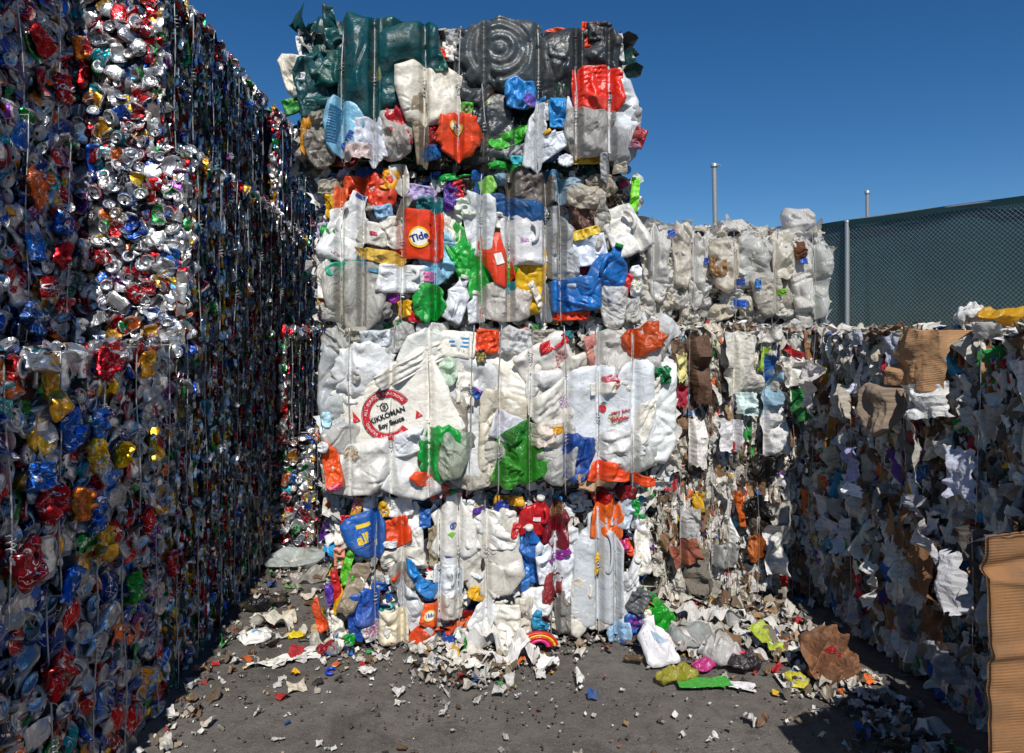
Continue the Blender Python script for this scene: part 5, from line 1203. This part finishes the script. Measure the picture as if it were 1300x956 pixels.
HW1 = [(1190,720,60,90,4,'rect','#7a5534','c',.02,5,'cardboard_piece',dict(label='brown flattened carton in the shade')), (1170,660,30,90,-10,'shard','#6d4c30','c',.02,6,'cardboard_piece'), (1210,690,70,30,-36,'rect','#c4c2c6','a',.014,7,'paper_wad'), (1240,740,34,100,10,'shard','#b8bac2','a',.02,6,'paper_wad'), (1085,680,36,60,0,'tee','#c8c6cc','a',.03,5,'paper_wad'), (1130,740,34,70,10,'shield','#c9c6c0','a',.024,6,'paper_wad'), (1060,650,40,60,4,'tee','#c0c2ce','a',.03,5,'paper_wad'),
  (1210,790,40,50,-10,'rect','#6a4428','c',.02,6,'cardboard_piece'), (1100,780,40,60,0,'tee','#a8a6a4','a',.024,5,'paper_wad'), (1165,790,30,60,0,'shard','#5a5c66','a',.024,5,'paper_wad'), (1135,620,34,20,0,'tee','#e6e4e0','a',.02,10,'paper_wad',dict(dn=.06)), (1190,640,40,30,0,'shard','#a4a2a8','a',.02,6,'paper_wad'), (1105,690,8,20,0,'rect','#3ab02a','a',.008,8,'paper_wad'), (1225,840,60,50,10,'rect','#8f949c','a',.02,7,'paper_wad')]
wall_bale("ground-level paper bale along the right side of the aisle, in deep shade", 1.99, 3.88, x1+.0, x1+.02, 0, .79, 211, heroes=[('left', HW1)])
wall_bale("second-level paper bale along the aisle with a tan carton sticking out of its top", 1.99, 3.90, x1+.02, x1+.04, .80, .765, 212, heroes=[('left', HW2)])

# ------------------------------------------------------------------ loose things on top of the paper row
def loose(name, label, cat, P, w_, h_, shape, color, mk, T, rz=0, rx=0, ry=0, seed=0, group=None, decal=None, sink=0., **kw):
    """a crushed thing lying on its own; P is where it rests"""
    rng = np.random.default_rng(seed+5000)
    par = dict(T=T)
    if mk == 'f': par.update(fold=.05*max(w_, h_)+.006, nf=6, fine=.012*min(1, max(w_, h_)/.15), dents=2, jit=.09, edge=3)
    elif mk in 'ac': par.update(fold=.022, nf=8, fine=.008, jit=.12, edge=6)
    else: par.update(fold=min(.08*max(w_, h_), .02)+.002, nf=6, dents=4, jit=.09)
    par.update(kw)
    Pw = Pillow(rng, w_, h_, shape, **par)
    g = Pw.geo(lin(color), 60 if max(w_, h_) > .15 else 32)
    R = rotm(rx, ry, rz); g.map(lambda V: V @ R.T)
    lo = np.percentile(g.allV()[:, 2], 4); off = np.array(P)+[0, 0, -lo-sink]
    g.map(lambda V: V+off)
    o = g.build(name, MATS[mk], origin=P); tag(o, label, cat, group)
    if decal is not None:
        d = decal()
        def fn(V):
            z = Pw.hf(V[:, 0], V[:, 1], 1)
            A = np.stack([V[:, 0], V[:, 1], z+.003+V[:, 2]], 1) @ R.T
            return A+off-np.array(P)
        d.map(fn); d.build("printed_mark", M_INK, o, origin=(0, 0, 0), smooth=False)
    return o
def top_at(px, Y, z=1.6):
    p = on_y(px, 415, Y); return (p[0], Y, z)
loose("yellow_bag", "yellow crumpled bag lying on top of the shaded paper row at the right edge", "plastic bag", top_at(1275, 2.75, 1.62), .26, .12, 'tee', '#dca81c', 'f', .03, rz=.2, seed=1)
loose("paper_bag", "white crumpled paper lying on the paper row beside the yellow bag", "paper", top_at(1232, 2.9, 1.62), .16, .12, 'tee', '#d8d6d0', 'a', .03, rz=.9, seed=2)

# ================================================================== WHITE FILM BALE behind, on the paper
def film_bale():
    rng = np.random.default_rng(301)
    Y = 4.72; a, b_ = xa(806, Y), xa(1040, Y); sx = b_-a; z0 = 1.60; sz = .69
    b, F = make_bale("film_bale", "white bale of plastic film bags on top of the paper bales, before the green fence", "film bale", None, (a+b_)/2, Y+.5, z0, sx, 1.0, sz, 0, M_CORE_PL, rng)
    f = F['front']; f.wires = list(np.linspace(.1, sx-.1, 5)); f.wn = .11
    cols = ['#e3e1dc', '#e2dfd6', '#dedace', '#e8e6e2', '#d6cfc0', '#ddd4c0', '#e6e4e0']
    scraps(f, rng, 300, cols, b, "small_scraps", 'f', size=(.05, .14), depth=(-.03, .02), res=8)
    for k in ('left', 'right', 'back'): scraps(F[k], rng, 260, cols, b, "side_scraps", 'f', size=(.08, .22), depth=(-.02, .03), res=7)
    scraps(F['top'], rng, 320, cols, b, "top_scraps", 'f', size=(.06, .2), depth=(-.02, .05), tiltmax=.7, res=7)
    for i in range(120):
        u = rng.uniform(.02, sx-.02); v = rng.uniform(.06, sz-.06)
        build_item(b, f, rng, u, v, rng.uniform(.07, .17), rng.uniform(.09, .24), rng.normal(0, 30), ['tee', 'shard', 'shield', 'rect'][rng.integers(4)], cols[rng.integers(len(cols))], 'f', rng.uniform(.03, .055), rng.uniform(-.01, .05), "film_wad", tilt=.3, fold=.03)
    its = [(830,335,26,90,0,'tee','#e4e2dc','f',.05,6,'film_wad'), (860,325,26,80,2,'shard','#e2ded6','f',.045,6,'film_wad'), (880,345,20,90,-2,'tee','#e6e4de','f',.04,6,'film_wad'), (912,340,40,60,0,'shield','#ddd3c0','f',.05,6,'film_wad'), (902,340,22,24,0,'tee','#a8845a','f',.02,8,'film_wad'), (950,335,44,66,0,'tee','#e0dccf','f',.05,5,'film_wad'), (965,375,40,50,0,'shield','#dbd1be','f',.05,6,'film_wad'),
      (985,325,30,60,0,'shard','#e0dcd0','f',.05,6,'film_wad'), (1010,370,30,110,4,'shield','#dfdedb','f',.07,6,'film_wad',dict(label='grey white bag hanging at the right end')), (1030,360,26,90,-8,'tee','#d9dcd8','f',.06,7,'film_wad'), (1003,320,16,24,0,'tee','#7a4a24','f',.015,8,'film_wad'), (1006,334,9,8,0,'rect','#1c4ea8','p',.008,9,'plastic_scrap'), (929,360,9,8,0,'rect','#2a4a9c','p',.008,9,'plastic_scrap'), (950,362,7,12,0,'rect','#2a6aac','p',.008,9,'plastic_scrap'), (928,386,18,8,-10,'rect','#1f55b0','p',.008,9,'plastic_scrap'), (980,372,9,7,0,'rect','#7ab82a','p',.008,9,'plastic_scrap'), (886,334,5,8,0,'rect','#1f4fb0','p',.008,9,'plastic_scrap'), (843,300,9,8,0,'rect','#1f4fb0','p',.008,9,'plastic_scrap')]
    hero_list(b, f, rng, its)
    add_wires([(f, .3)], b, r=.0022)
film_bale()
# the bag that stands up on the end of the film bale
p = on_y(1015, 300, 4.7)
loose("film_bag", "tall grey white plastic bag standing up from the right end of the film bale", "plastic bag", (p[0], 4.74, 2.07), .25, .44, 'shield', '#dfdcd6', 'f', .08, rx=math.pi/2, seed=12, group=None)
p = on_y(1038, 350, 4.62)
loose("film_bag", "bulging pale bag with a lime mark hanging off the right end of the film bale", "plastic bag", (p[0], 4.66, 1.70), .22, .52, 'shield', '#d8dad6', 'f', .07, rx=math.pi/2, seed=13, decal=dec_patch('#9cc23a', .02, .02))

# ================================================================== CARDBOARD at the right edge
def cardboard_bale():
    rng = np.random.default_rng(401)
    Y = 1.58; X0 = xa(1257, Y); sx = .95; sy = .38
    top = on_y(1280, 682, Y)[2]
    b = empty("cardboard_bale", (X0+sx/2, Y+sy/2, 0)); tag(b, "stack of folded brown cardboard standing at the right edge of the picture", "cardboard bale")
    F = Face((-sx/2, -sy/2, 0), (1, 0, 0), (0, -1, 0), sx, top, [])
    if F.W[2] < 0: F.W = -F.W
    # the front sheet, buckled in soft horizontal ridges
    nx, ny = 60, 150
    a, c = np.meshgrid(np.linspace(0, sx, nx), np.linspace(0, top, ny), indexing='ij')
    nn = np.zeros_like(a)
    for i in range(22):
        y0 = rng.uniform(.3, top); nn += rng.uniform(.003, .010)*np.exp(-((c-y0-.03*np.sin(a*rng.uniform(2, 6)+i))/rng.uniform(.006, .03))**2)*rng.choice([-1, 1])
    nn += .006*np.sin(a*9+c*3)+.004*tri(a*3.1+c*1.7)
    cc = c.copy(); ed = (c/top)**30; cc += ed*.005*np.sin(a*31)*np.sin(a*77)
    aa = a+.004*np.sin(c*5)*(1-a/sx)+.0015*np.sin(c*43)*(1-a/sx)**8
    for k in range(5):
        V = np.stack([aa+(.10*k if k else 0)*(1-a/sx), cc*(1-.02*k), nn*(1 if k == 0 else .4)-.075*k], -1).reshape(-1, 3)
        Vb = V.copy(); Vb[:, 2] -= .012
        L = V.copy(); g = Geo(); q = gridq(nx, ny); n0 = nx*ny
        per = np.array([i*ny for i in range(nx)]+[(nx-1)*ny+j for j in range(1, ny)]+[i*ny+ny-1 for i in range(nx-2, -1, -1)]+[j for j in range(ny-2, 0, -1)]); p2 = np.roll(per, -1)
        g.add(np.concatenate([V, Vb]), np.concatenate([q, q[:, ::-1]+n0, np.stack([per, p2, p2+n0, per+n0], 1)]), lin('#976a40')*rng.uniform(.9, 1.05), np.concatenate([L, L]))
        g.map(F.put); g.build("cardboard_sheet", M_CB, b)
    # loose flap at the lower left
    g = Geo(); a2, c2 = np.meshgrid(np.linspace(-.018, .03, 5), np.linspace(.03, .56, 40), indexing='ij')
    V = np.stack([a2+.004*np.sin(c2*30), c2, .03+.010*np.sin(c2*14)+0*a2], -1).reshape(-1, 3); V2 = V.copy(); V2[:, 2] -= .008
    q = gridq(5, 40); per = np.array([i*40 for i in range(5)]+[160+j for j in range(1, 40)]+[i*40+39 for i in range(3, -1, -1)]+[j for j in range(38, 0, -1)]); p2 = np.roll(per, -1)
    g.add(np.concatenate([V, V2]), np.concatenate([q, q[:, ::-1]+200, np.stack([per, p2, p2+200, per+200], 1)]), lin('#b08252')); g.map(F.put); g.build("cardboard_flap", M_CB, b)
cardboard_bale()

# ================================================================== FENCE
PA = on_y(1300, 247, 1); 
def at_depth(px, py, dz):
    d = ray(px, py); s_, c_ = math.sin(YAW), math.cos(YAW); k = dz/(d[0]*s_+d[1]*c_); return np.array([d[0]*k, d[1]*k, CAMH+d[2]*k])
FH = 3.66
def fence_pt(px, pyrail, H=FH):
    dz = (H-CAMH)*FPX/(415-pyrail); P = at_depth(px, pyrail, dz); return P
FA = fence_pt(1300, 249); FB = fence_pt(1040, 286)
dirv = (FA-FB); dirv[2] = 0; 
LF = np.linalg.norm(dirv); dirv /= LF
FS = FA+dirv*2.8; FS[2] = FH      # beyond the right edge
fn = np.array([dirv[1], -dirv[0], 0]); 
if fn[1] > 0: fn = -fn            # toward the camera
def fence_panel(label, P0, P1, H, seed, mesh=True, posts=(), sag=.0):
    rng = np.random.default_rng(seed)
    d = P1-P0; d[2] = 0; L_ = np.linalg.norm(d); d = d/L_; nn = np.array([d[1], -d[0], 0]); nn = -nn if nn[1] > 0 else nn
    b = empty("chain_link_fence", (P0[0], P0[1], 0)); tag(b, label, "fence", None)
    up = np.array([0, 0, 1.])
    def W(x, z, n): return x[..., None]*d+z[..., None]*up+np.asarray(n)[..., None]*nn
    # the wind screen cloth
    nx, nz = int(L_*14), 60
    X, Z = np.meshgrid(np.linspace(0, L_, nx), np.linspace(.05, H-.03, nz), indexing='ij')
    D = -.06+.018*np.sin(X*2.1+.8*Z)+.010*np.sin(X*5.3-2*Z)+.012*np.sin(Z*3.7+X)+.006*np.sin(Z*21+np.sin(X*2))*np.exp(-((Z-H+.45)/.2)**2)
    g = Geo(); g.add(W(X, Z, D).reshape(-1, 3), gridq(nx, nz), (1, 1, 1)); 
    g.build("wind_screen", M_SCREEN, b, origin=(0, 0, 0))
    # hem
    X, Z = np.meshgrid(np.linspace(0, L_, nx), np.linspace(H-.10, H+.012, 9), indexing='ij')
    g = Geo(); g.add(W(X, Z+.008*np.sin(X*3), -.0+.03+.012*np.sin(X*4)+.01*np.sin(Z*9+X)+0*X).reshape(-1, 3), gridq(nx, 9), (1, 1, 1)); g.build("screen_hem", M_HEM, b, origin=(0, 0, 0))
    # rail
    x = np.linspace(0, L_, 40); g = tube(W(x, H+.012*np.sin(x*1.3), np.full_like(x, .0)), .021, 10); g.build("top_rail", M_GALV, b, origin=(0, 0, 0))
    if mesh:
        g = Geo(); p = .0765; amp = p/2
        # diagonal wires in both directions, woven a little in depth
        hh = H-.12
        k0 = -int(hh/p)-1
        for sgn in (1, -1):
            for k in range(k0, int(L_/p)+int(hh/p)+1):
                # x = k*p + sgn*z
                z0, z1 = .35*H, hh+.10
                xs0 = k*p+(sgn*z0 if sgn > 0 else sgn*z0); xs1 = k*p+sgn*z1
                za, zb = z0, z1
                # clip to the panel
                if sgn > 0:
                    za = max(z0, -k*p); zb = min(z1, L_-k*p)
                else:
                    za = max(z0, k*p-L_); zb = min(z1, k*p)
                if zb-za < .05: continue
                n = max(2, int((zb-za)/.45)); z = np.linspace(za, zb, n)
                xx = k*p+sgn*z
                P = W(xx, z, .004*sgn+.012*np.sin(xx*2.3+z*1.7))
                g.merge(tube(P, .0015, 3))
        g.build("chain_link_mesh", M_LINK, b, origin=(0, 0, 0), smooth=False)
    for px_, Hh, r in posts:
        x = px_; z = np.linspace(0, Hh, 8); g = tube(W(np.full_like(z, x), z, np.full_like(z, .03)), r, 12)
        g.build("post", M_GALV, b, origin=(0, 0, 0))
        c = Geo(); th = np.linspace(0, 2*math.pi, 12, endpoint=False); zz = np.array([0, .02, .035, .04]); rr = np.array([1.15, 1.1, .7, .05])*r
        V = np.stack([rr[None]*np.cos(th)[:, None], rr[None]*np.sin(th)[:, None], np.tile(zz+Hh, (12, 1))], -1).reshape(-1, 3)+W(np.array([x]), np.array([0.]), np.array([.03]))
        c.add(V, gridq(12, 4, wrap=True), (1, 1, 1)); c.build("post_cap", M_GALV, b, origin=(0, 0, 0))
    return b
def b_screen(N, Lk, o, t):
    g = N("TexCoord"); n = N("TexNoise", i_Scale=1.6, i_Detail=6.); Lk(g.outputs['Object'], n.inputs['Vector'])
    c = mixc(N, Lk, ramp(N, Lk, n.outputs[0], .3, .7), (.001, .030, .036, 1), (.003, .048, .052, 1))
    b = N("BsdfPrincipled"); Lk(c, b.inputs['Base Color']); b.inputs['Roughness'].default_value = .7
    tr = N("BsdfTransparent"); m = N("MixShader"); m.inputs[0].default_value = .03; Lk(b.outputs[0], m.inputs[1]); Lk(tr.outputs[0], m.inputs[2]); Lk(m.outputs[0], o.inputs[0])
M_SCREEN = mat("green_wind_screen", b_screen)
M_HEM = flat_mat("screen_hem_green", '#083336', .7)
d1 = on_y(0, 0, 1)
import math as _m
dist_post = np.dot(fence_pt(1078, 281)-FB, dirv)
fence_panel("chain-link fence with dark green wind screen and a steel post, at the right", FB.copy()+np.array([0, 0, 0.])-0*dirv, FS.copy(), FH, 1, True, [(float(dist_post), FH-.02, .045), (float(dist_post)+4.6, FH-.02, .04)])
FC = fence_pt(900, 292, 3.55)
fence_panel("length of green screened fence seen above the white film bale", FC.copy(), FB.copy()-dirv*.12, 3.55, 2, False, [(.1, 3.5, .045)])
# two tall bare poles behind
for px, ptop, dz, r, lean, lab in ((912, 211, 15.6, .055, -.10, "tall steel pole above the white film bale, the taller of the two"), (1102, 245, 16.5, .04, -.02, "short steel pole top above the green fence")):
    P = at_depth(px, 415, dz); zt = CAMH+(415-ptop)/FPX*dz
    z = np.linspace(0, zt, 10); pts = np.stack([P[0]+lean*(z/zt)*math.cos(YAW)*1.0, np.full_like(z, P[1]), z], 1)
    e = empty("steel_pole", (P[0], P[1], 0)); tag(e, lab, "pole")
    g = tube(pts, r, 12); g.build("shaft", M_GALV, e, origin=(0, 0, 0)).location = -np.array([P[0], P[1], 0.])
    c = Geo(); th = np.linspace(0, 2*math.pi, 12, endpoint=False); zz = np.array([-.02, .05, .08]); rr = np.array([1.5, 1.5, .1])*r
    V = np.stack([rr[None]*np.cos(th)[:, None], rr[None]*np.sin(th)[:, None], np.tile(zz, (12, 1))], -1).reshape(-1, 3)+pts[-1]
    c.add(V, gridq(12, 3, wrap=True), (1, 1, 1)); c.build("cap", M_GALV, e, origin=(0, 0, 0)).location = -np.array([P[0], P[1], 0.])
    if r > .05:
        hk = tube([pts[-1]+[0, 0, .03], pts[-1]+[.12, 0, .04], pts[-1]+[.16, 0, .0]], .012, 6); hk.build("hook", M_GALV, e, origin=(0, 0, 0)).location = -np.array([P[0], P[1], 0.])

# ================================================================== LITTER on the ground
def litter_sheet(name, label, cat, px, py, w_, h_, color, mk='a', rz=0., seed=0, lift=.0, amp=.12, ragged=.15, curl=.08, tilt=(0, 0)):
    rng = np.random.default_rng(seed+9000); P = on_ground(px, py)
    g = sheet(rng, w_, h_, 32, 32, amp=max(w_, h_)*amp*.5, nf=8, curl=curl, ragged=ragged, fine=max(w_, h_)*.003, color=lin(color))
    Rm = rotm(tilt[0], tilt[1], rz); g.map(lambda V: V @ Rm.T)
    lo = np.percentile(g.allV()[:, 2], 6); g.map(lambda V: V+P+[0, 0, -lo+.004+lift])
    o = g.build(name, MATS[mk], origin=P, smooth=False); return tag(o, label, cat)
def litter(name, label, cat, px, py, w_, h_, shape, color, mk, T, rz=0., seed=0, rx=0., ry=0., decal=None, z=0., **kw):
    P = on_ground(px, py); P[2] = z
    return loose(name, label, cat, P, w_, h_, shape, color, mk, T, rz=rz, rx=rx, ry=ry, seed=seed, decal=decal, **kw)

litter("flattened_jug", "flattened white jug with blue marks lying on the ground at the left", "plastic jug", 325, 812, .17, .15, 'shield', '#e3e2dc', 'p', .018, rz=.5, seed=1, decal=dec_patch('#4a90c8', .02, .006))
litter_sheet("paper_sheet", "long torn white paper strip on the bare ground, the largest left of the stack", "paper", 352, 842, .32, .09, '#dcdad2', rz=.2, seed=2, amp=.06)
litter_sheet("paper_sheet", "square white paper standing up at the end of the long torn strip", "paper", 392, 830, .13, .13, '#e0ded8', rz=.1, seed=3, amp=.06, ragged=.06)
litter_sheet("paper_sheet", "crumpled cream paper behind the flattened white jug", "paper", 345, 797, .26, .12, '#cfc8b8', rz=-.3, seed=4, amp=.25)
litter("oval_lid", "bright yellow oval lid lying on the ground", "lid", 376, 808, .10, .07, 'circle', '#e0c81e', 'p', .008, rz=.2, seed=5, dents=0)
litter("film_sheet", "pale translucent film lying at the foot of the far can bale", "plastic film", 375, 715, .42, .30, 'tee', '#c4ccc8', 'f', .03, rz=.5, seed=6)
litter_sheet("film_sheet", "thin clear film strip between the far can bale and the stack", "plastic film", 395, 738, .28, .12, '#aaa79e', 'f', rz=.3, seed=7, amp=.2)
litter("green_scrap", "small lime green plastic strip on the ground by the can wall", "plastic scrap", 372, 746, .10, .03, 'rect', '#5aa84a', 'p', .006, rz=-.2, seed=8)
litter("black_rag", "black crumpled rag on the ground beside the can wall", "rag", 335, 774, .26, .10, 'tee', '#1c1c1e', 'f', .03, rz=.3, seed=9)
litter("dark_scrap", "flat dark scrap lying just right of the yellow lid", "plastic scrap", 393, 812, .11, .05, 'rect', '#26221e', 'p', .006, rz=.1, seed=10)
litter("crushed_cup", "crushed red cup beside the clear one, left of the stack", "cup", 414, 828, .10, .07, 'tee', '#9c1a2a', 'f', .015, rz=.4, seed=11)
litter("crushed_cup", "crushed clear cup beside the red one, left of the stack", "cup", 424, 830, .07, .07, 'circle', '#9a9894', 'f', .018, rz=.4, seed=12)
def blue_hook():
    P = on_ground(420, 854); a = np.linspace(.9, 5.2, 20)
    g = tube(np.stack([P[0]+.022*np.cos(a), P[1]+.026*np.sin(a), np.full(20, .008)], 1), .006, 8); g.C = [np.tile(lin('#1c3fc0'), (len(v), 1)) for v in g.V]
    tag(g.build("plastic_hook", M_PL, origin=P), "small blue plastic hook shaped like a C on the bare ground", "hook")
blue_hook()
litter_sheet("paper_scrap", "small torn white paper in front of the stack, left of its middle", "paper", 465, 853, .08, .10, '#dddbd4', rz=.6, seed=13, ragged=.2)
litter("plastic_wad", "cream plastic wad at the left foot of the stack", "plastic wad", 408, 800, .12, .08, 'tee', '#b8a078', 'p', .02, rz=.1, seed=14)
litter("plastic_wad", "dirty white film wad on the ground left of the lowest bale", "plastic wad", 412, 815, .16, .10, 'tee', '#c8c4b8', 'f', .025, rz=.1, seed=15)
# heap of shredded paper at the foot of the stack
HP = [(600,815,.22,.16,'#e4e2de',.3),(625,825,.26,.14,'#dfddd8',-.4),(650,812,.20,.18,'#d8d6d4',.9),(640,845,.24,.12,'#e6e4e0',.1),(665,838,.18,.12,'#d9d5cf',-.7),(590,838,.22,.12,'#d4cfc4',.5),(612,853,.22,.10,'#e2dfd9',.2),(670,805,.14,.14,'#cfcfd6',.5),(575,822,.14,.12,'#cbbfae',-.3),(695,850,.16,.12,'#dedcd6',1.2),(632,800,.18,.14,'#d2d4da',.8),(560,812,.16,.1,'#c9bda8',-.2)]
HPW = ["upper left, touching the lowest bale", "broad piece in its middle", "upper middle piece", "lower middle, long and bright", "right of the middle below the striped arch", "left middle, cream", "lowest one at the front", "topmost against the bale, bluish white", "far left, tan white", "lowest at the right", "pale bluish piece at the top middle", "leftmost, beige"]
for i, (px, py, w_, h_, c, rz) in enumerate(HP):
    o = litter_sheet("paper_wad", "crumpled paper heaped before the stack, "+HPW[i], "paper", px, py, w_, h_, c, rz=rz, seed=30+i, amp=.38, ragged=.2, curl=.2)
    o["group"] = "crumpled papers heaped in front of the stack"
def striped_arch():
    P = on_ground(684, 826); th = np.linspace(.15, math.pi-.15, 24)
    b = empty("striped_band", P); tag(b, "red, yellow and pink striped plastic arch on the paper heap", "plastic band")
    for r0, r1, c in ((.030, .045, '#d83a7a'), (.045, .058, '#c8141e'), (.058, .068, '#e2b81c'), (.068, .078, '#c8281e')):
        g = Geo(); X = []
        for k, rr in enumerate((r0, r1)):
            X.append(np.stack([rr*1.25*np.cos(th), -.02+.045*np.sin(th)*0+.0*th, rr*np.sin(th)+.02], 1))
        X.append(X[1]+[0, .05, -.01]); X.append(X[0]+[0, .05, -.01])
        V = np.stack(X, 1).reshape(-1, 3); i = np.arange(23)
        Q = np.concatenate([np.stack([i*4+k, (i+1)*4+k, (i+1)*4+(k+1) % 4, i*4+(k+1) % 4], 1) for k in range(4)])
        g.add(V, Q, lin(c)); g.build("stripe", M_PL, b, origin=(0, 0, 0))
striped_arch()
# right foot of the stack
litter("plastic_bag", "bright green plastic bag draped at the right foot of the stack", "plastic bag", 838, 800, .13, .22, 'tee', '#1eb02c', 'f', .05, rz=.4, rx=.9, seed=50)
litter("milk_jug", "white plastic jug with a pale label lying below the green bag", "plastic jug", 833, 832, .17, .26, 'bottle', '#e6e4e8', 'p', .045, rz=.1, rx=.5, seed=51, decal=dec_patch('#9cb8c8', .03, .03))
litter("plastic_bag", "clear grey plastic bag in front of the sunlit paper bale", "plastic bag", 880, 818, .26, .20, 'tee', '#b4bab8', 'f', .05, rz=.2, seed=52)
litter("paper_wad", "large white crumpled paper right of the clear grey bag", "paper wad", 915, 838, .20, .18, 'tee', '#dcdad8', 'f', .06, rz=.3, seed=53)
litter("pink_scrap", "magenta plastic scrap under the white crumpled paper", "plastic scrap", 895, 848, .13, .08, 'tee', '#a83070', 'p', .02, rz=.4, seed=54)
litter_sheet("green_sheet", "flat lime green plastic sheet at the bottom right of the bare ground", "plastic sheet", 893, 868, .26, .10, '#3fa03a', 'p', rz=-.05, seed=55, amp=.03, ragged=.06)
litter("candy_wrapper", "yellow and white printed wrapper left of the green sheet", "wrapper", 860, 862, .22, .08, 'tee', '#aaa53a', 'f', .02, rz=.3, seed=56, decal=dec_redwords("DEL", .03))
litter_sheet("yellow_wrapper", "yellow and lime wrapper with a white end standing at the foot of the paper bale", "wrapper", 975, 822, .13, .20, '#a0ae3a', 'p', rz=.6, seed=57, amp=.14, tilt=(.5, 0), ragged=.08)
litter_sheet("cream_sheet", "creased white sheet right of the yellow and lime wrapper", "paper", 998, 822, .16, .22, '#dedad0', rz=.9, seed=58, amp=.2)
litter("kraft_bag", "crumpled brown paper bag with red print in front of the shaded paper row", "paper bag", 1052, 858, .23, .22, 'rect', '#7d5438', 'a', .03, rz=.3, rx=.75, seed=59, fold=.075, nf=7, fine=.028, edge=8, decal=dec_redwords("XXX", .07, '#9c1c22') if False else dec_patch('#8e1c20', .03, .035))
litter("paper_wad", "white paper wad lying against the brown paper bag", "paper wad", 1066, 866, .10, .09, 'tee', '#d8d6d2', 'a', .03, rz=.2, seed=60)
litter("yellow_scrap", "yellow printed plastic scrap left of the brown paper bag", "plastic scrap", 1012, 866, .10, .15, 'tee', '#bdb43a', 'p', .012, rz=-.3, seed=61, decal=dec_patch('#3a3a2a', .02, .012))
litter_sheet("paper_strip", "narrow white card strip left of the yellow printed scrap", "paper", 997, 868, .05, .16, '#d8d6d0', rz=-.1, seed=62, amp=.04, ragged=.04)
litter_sheet("paper_sheet", "small clean white sheet on bare ground right of the green sheet", "paper", 942, 872, .12, .07, '#e4e2e4', rz=-.4, seed=63, amp=.03, ragged=.04)
litter("dark_bag", "dark plastic wad with pink bits right of the white crumpled paper", "plastic wad", 945, 848, .18, .12, 'tee', '#3a343a', 'f', .02, rz=.3, seed=64)
litter("pink_strip", "thin pink strip on the dark plastic wad", "plastic scrap", 942, 843, .11, .016, 'rect', '#d8306a', 'p', .006, rz=.1, seed=65, z=.05)
litter_sheet("paper_wad", "grey white paper drift along the foot of the sunlit paper bale", "paper", 905, 800, .34, .14, '#c8c5c0', rz=.1, seed=66, amp=.35)
litter("brown_bottle", "small brown crushed bottle on the bare ground before the stack", "bottle", 805, 838, .09, .045, 'bottle', '#5a4630', 'p', .018, rz=-.5, seed=67)
litter_sheet("paper_scrap", "torn white paper with red specks near the white jug", "paper", 858, 825, .16, .18, '#d4cac4', rz=.5, seed=68, amp=.34)
litter("plastic_wad", "pale round plastic wad on the ground before the right part of the stack", "plastic wad", 712, 803, .10, .07, 'shield', '#cfccc6', 'p', .03, rz=.2, seed=69)

def ground_scraps():
    rng = np.random.default_rng(900)
    g = Geo(); cols = [lin(c) for c in PAPC*2+PAPV[:5]+['#e6e4de', '#dcdad2', '#cfcac0', '#3a3430', '#2c2824', '#6a5a48', '#a89880']*3]
    def put(n, gen, smin, smax, amp=.3):
        for i in range(n):
            x, y = gen(); s_ = smin+(smax-smin)*rng.random()**2.2
            sh = sheet(rng, s_, s_*rng.uniform(.4, 1.3), 5, 5, amp=s_*amp, nf=3, curl=rng.uniform(0, .25), ragged=.2, color=cols[rng.integers(len(cols))]*rng.uniform(.6, 1))
            Rm = rotm(rng.normal(0, .3), rng.normal(0, .3), rng.uniform(0, 6.28)); sh.map(lambda V: V @ Rm.T)
            lo = sh.allV()[:, 2].min(); sh.map(lambda V: V+[x, y, -lo*.8+rng.uniform(0, .004)]); g.merge(sh)
    put(1100, lambda: (rng.uniform(-1.2, 1.9), rng.uniform(2.0, 6.5)), .006, .035)
    put(420, lambda: (rng.uniform(-.65, 1.1), 3.47-abs(rng.normal(0, .09))), .010, .055)
    put(300, lambda: (rng.normal(.12, .17), 3.3-abs(rng.normal(0, .16))), .015, .08, .5)
    put(600, lambda: (1.15+abs(rng.normal(0, .35)), 3.8-abs(rng.normal(0, .28))), .015, .10, .5)
    put(700, lambda: (1.95-abs(rng.normal(0, .22)), rng.uniform(2.0, 3.8)), .02, .09, .5)
    put(450, lambda: (-1.15+abs(rng.normal(0, .13)), rng.uniform(1.5, 6.5)), .012, .07, .5)
    put(60, lambda: (rng.uniform(-1.0, 1.7), rng.uniform(2.5, 3.3)), .01, .045)
    put(200, lambda: (rng.uniform(-1.0, -.5), rng.uniform(3.0, 6.5)), .02, .09)
    tag(g.build("litter", M_PA, origin=(0, 0, 0), smooth=False), "fine shredded paper and plastic litter scattered over the ground", "litter", kind="stuff")
    # dark wet dirt crumbs
    g = Geo()
    for i in range(1500):
        x, y = rng.uniform(-1.2, 1.9), rng.uniform(2.0, 5); r = rng.uniform(.002, .009)
        V = np.array([[1, 0, 0], [0, 1, 0], [-1, 0, 0], [0, -1, 0], [0, 0, 1], [0, 0, -.3]])*r*rng.uniform(.6, 1.3, (6, 1))+[x, y, r*.3]
        g.add(V, None, lin('#4a4036')*rng.uniform(.5, 1.6), None, [(0, 1, 4), (1, 2, 4), (2, 3, 4), (3, 0, 4)])
    tag(g.build("gravel", M_PA, origin=(0, 0, 0), smooth=False), "small stones and dirt crumbs on the ground", "gravel", kind="stuff")
ground_scraps()
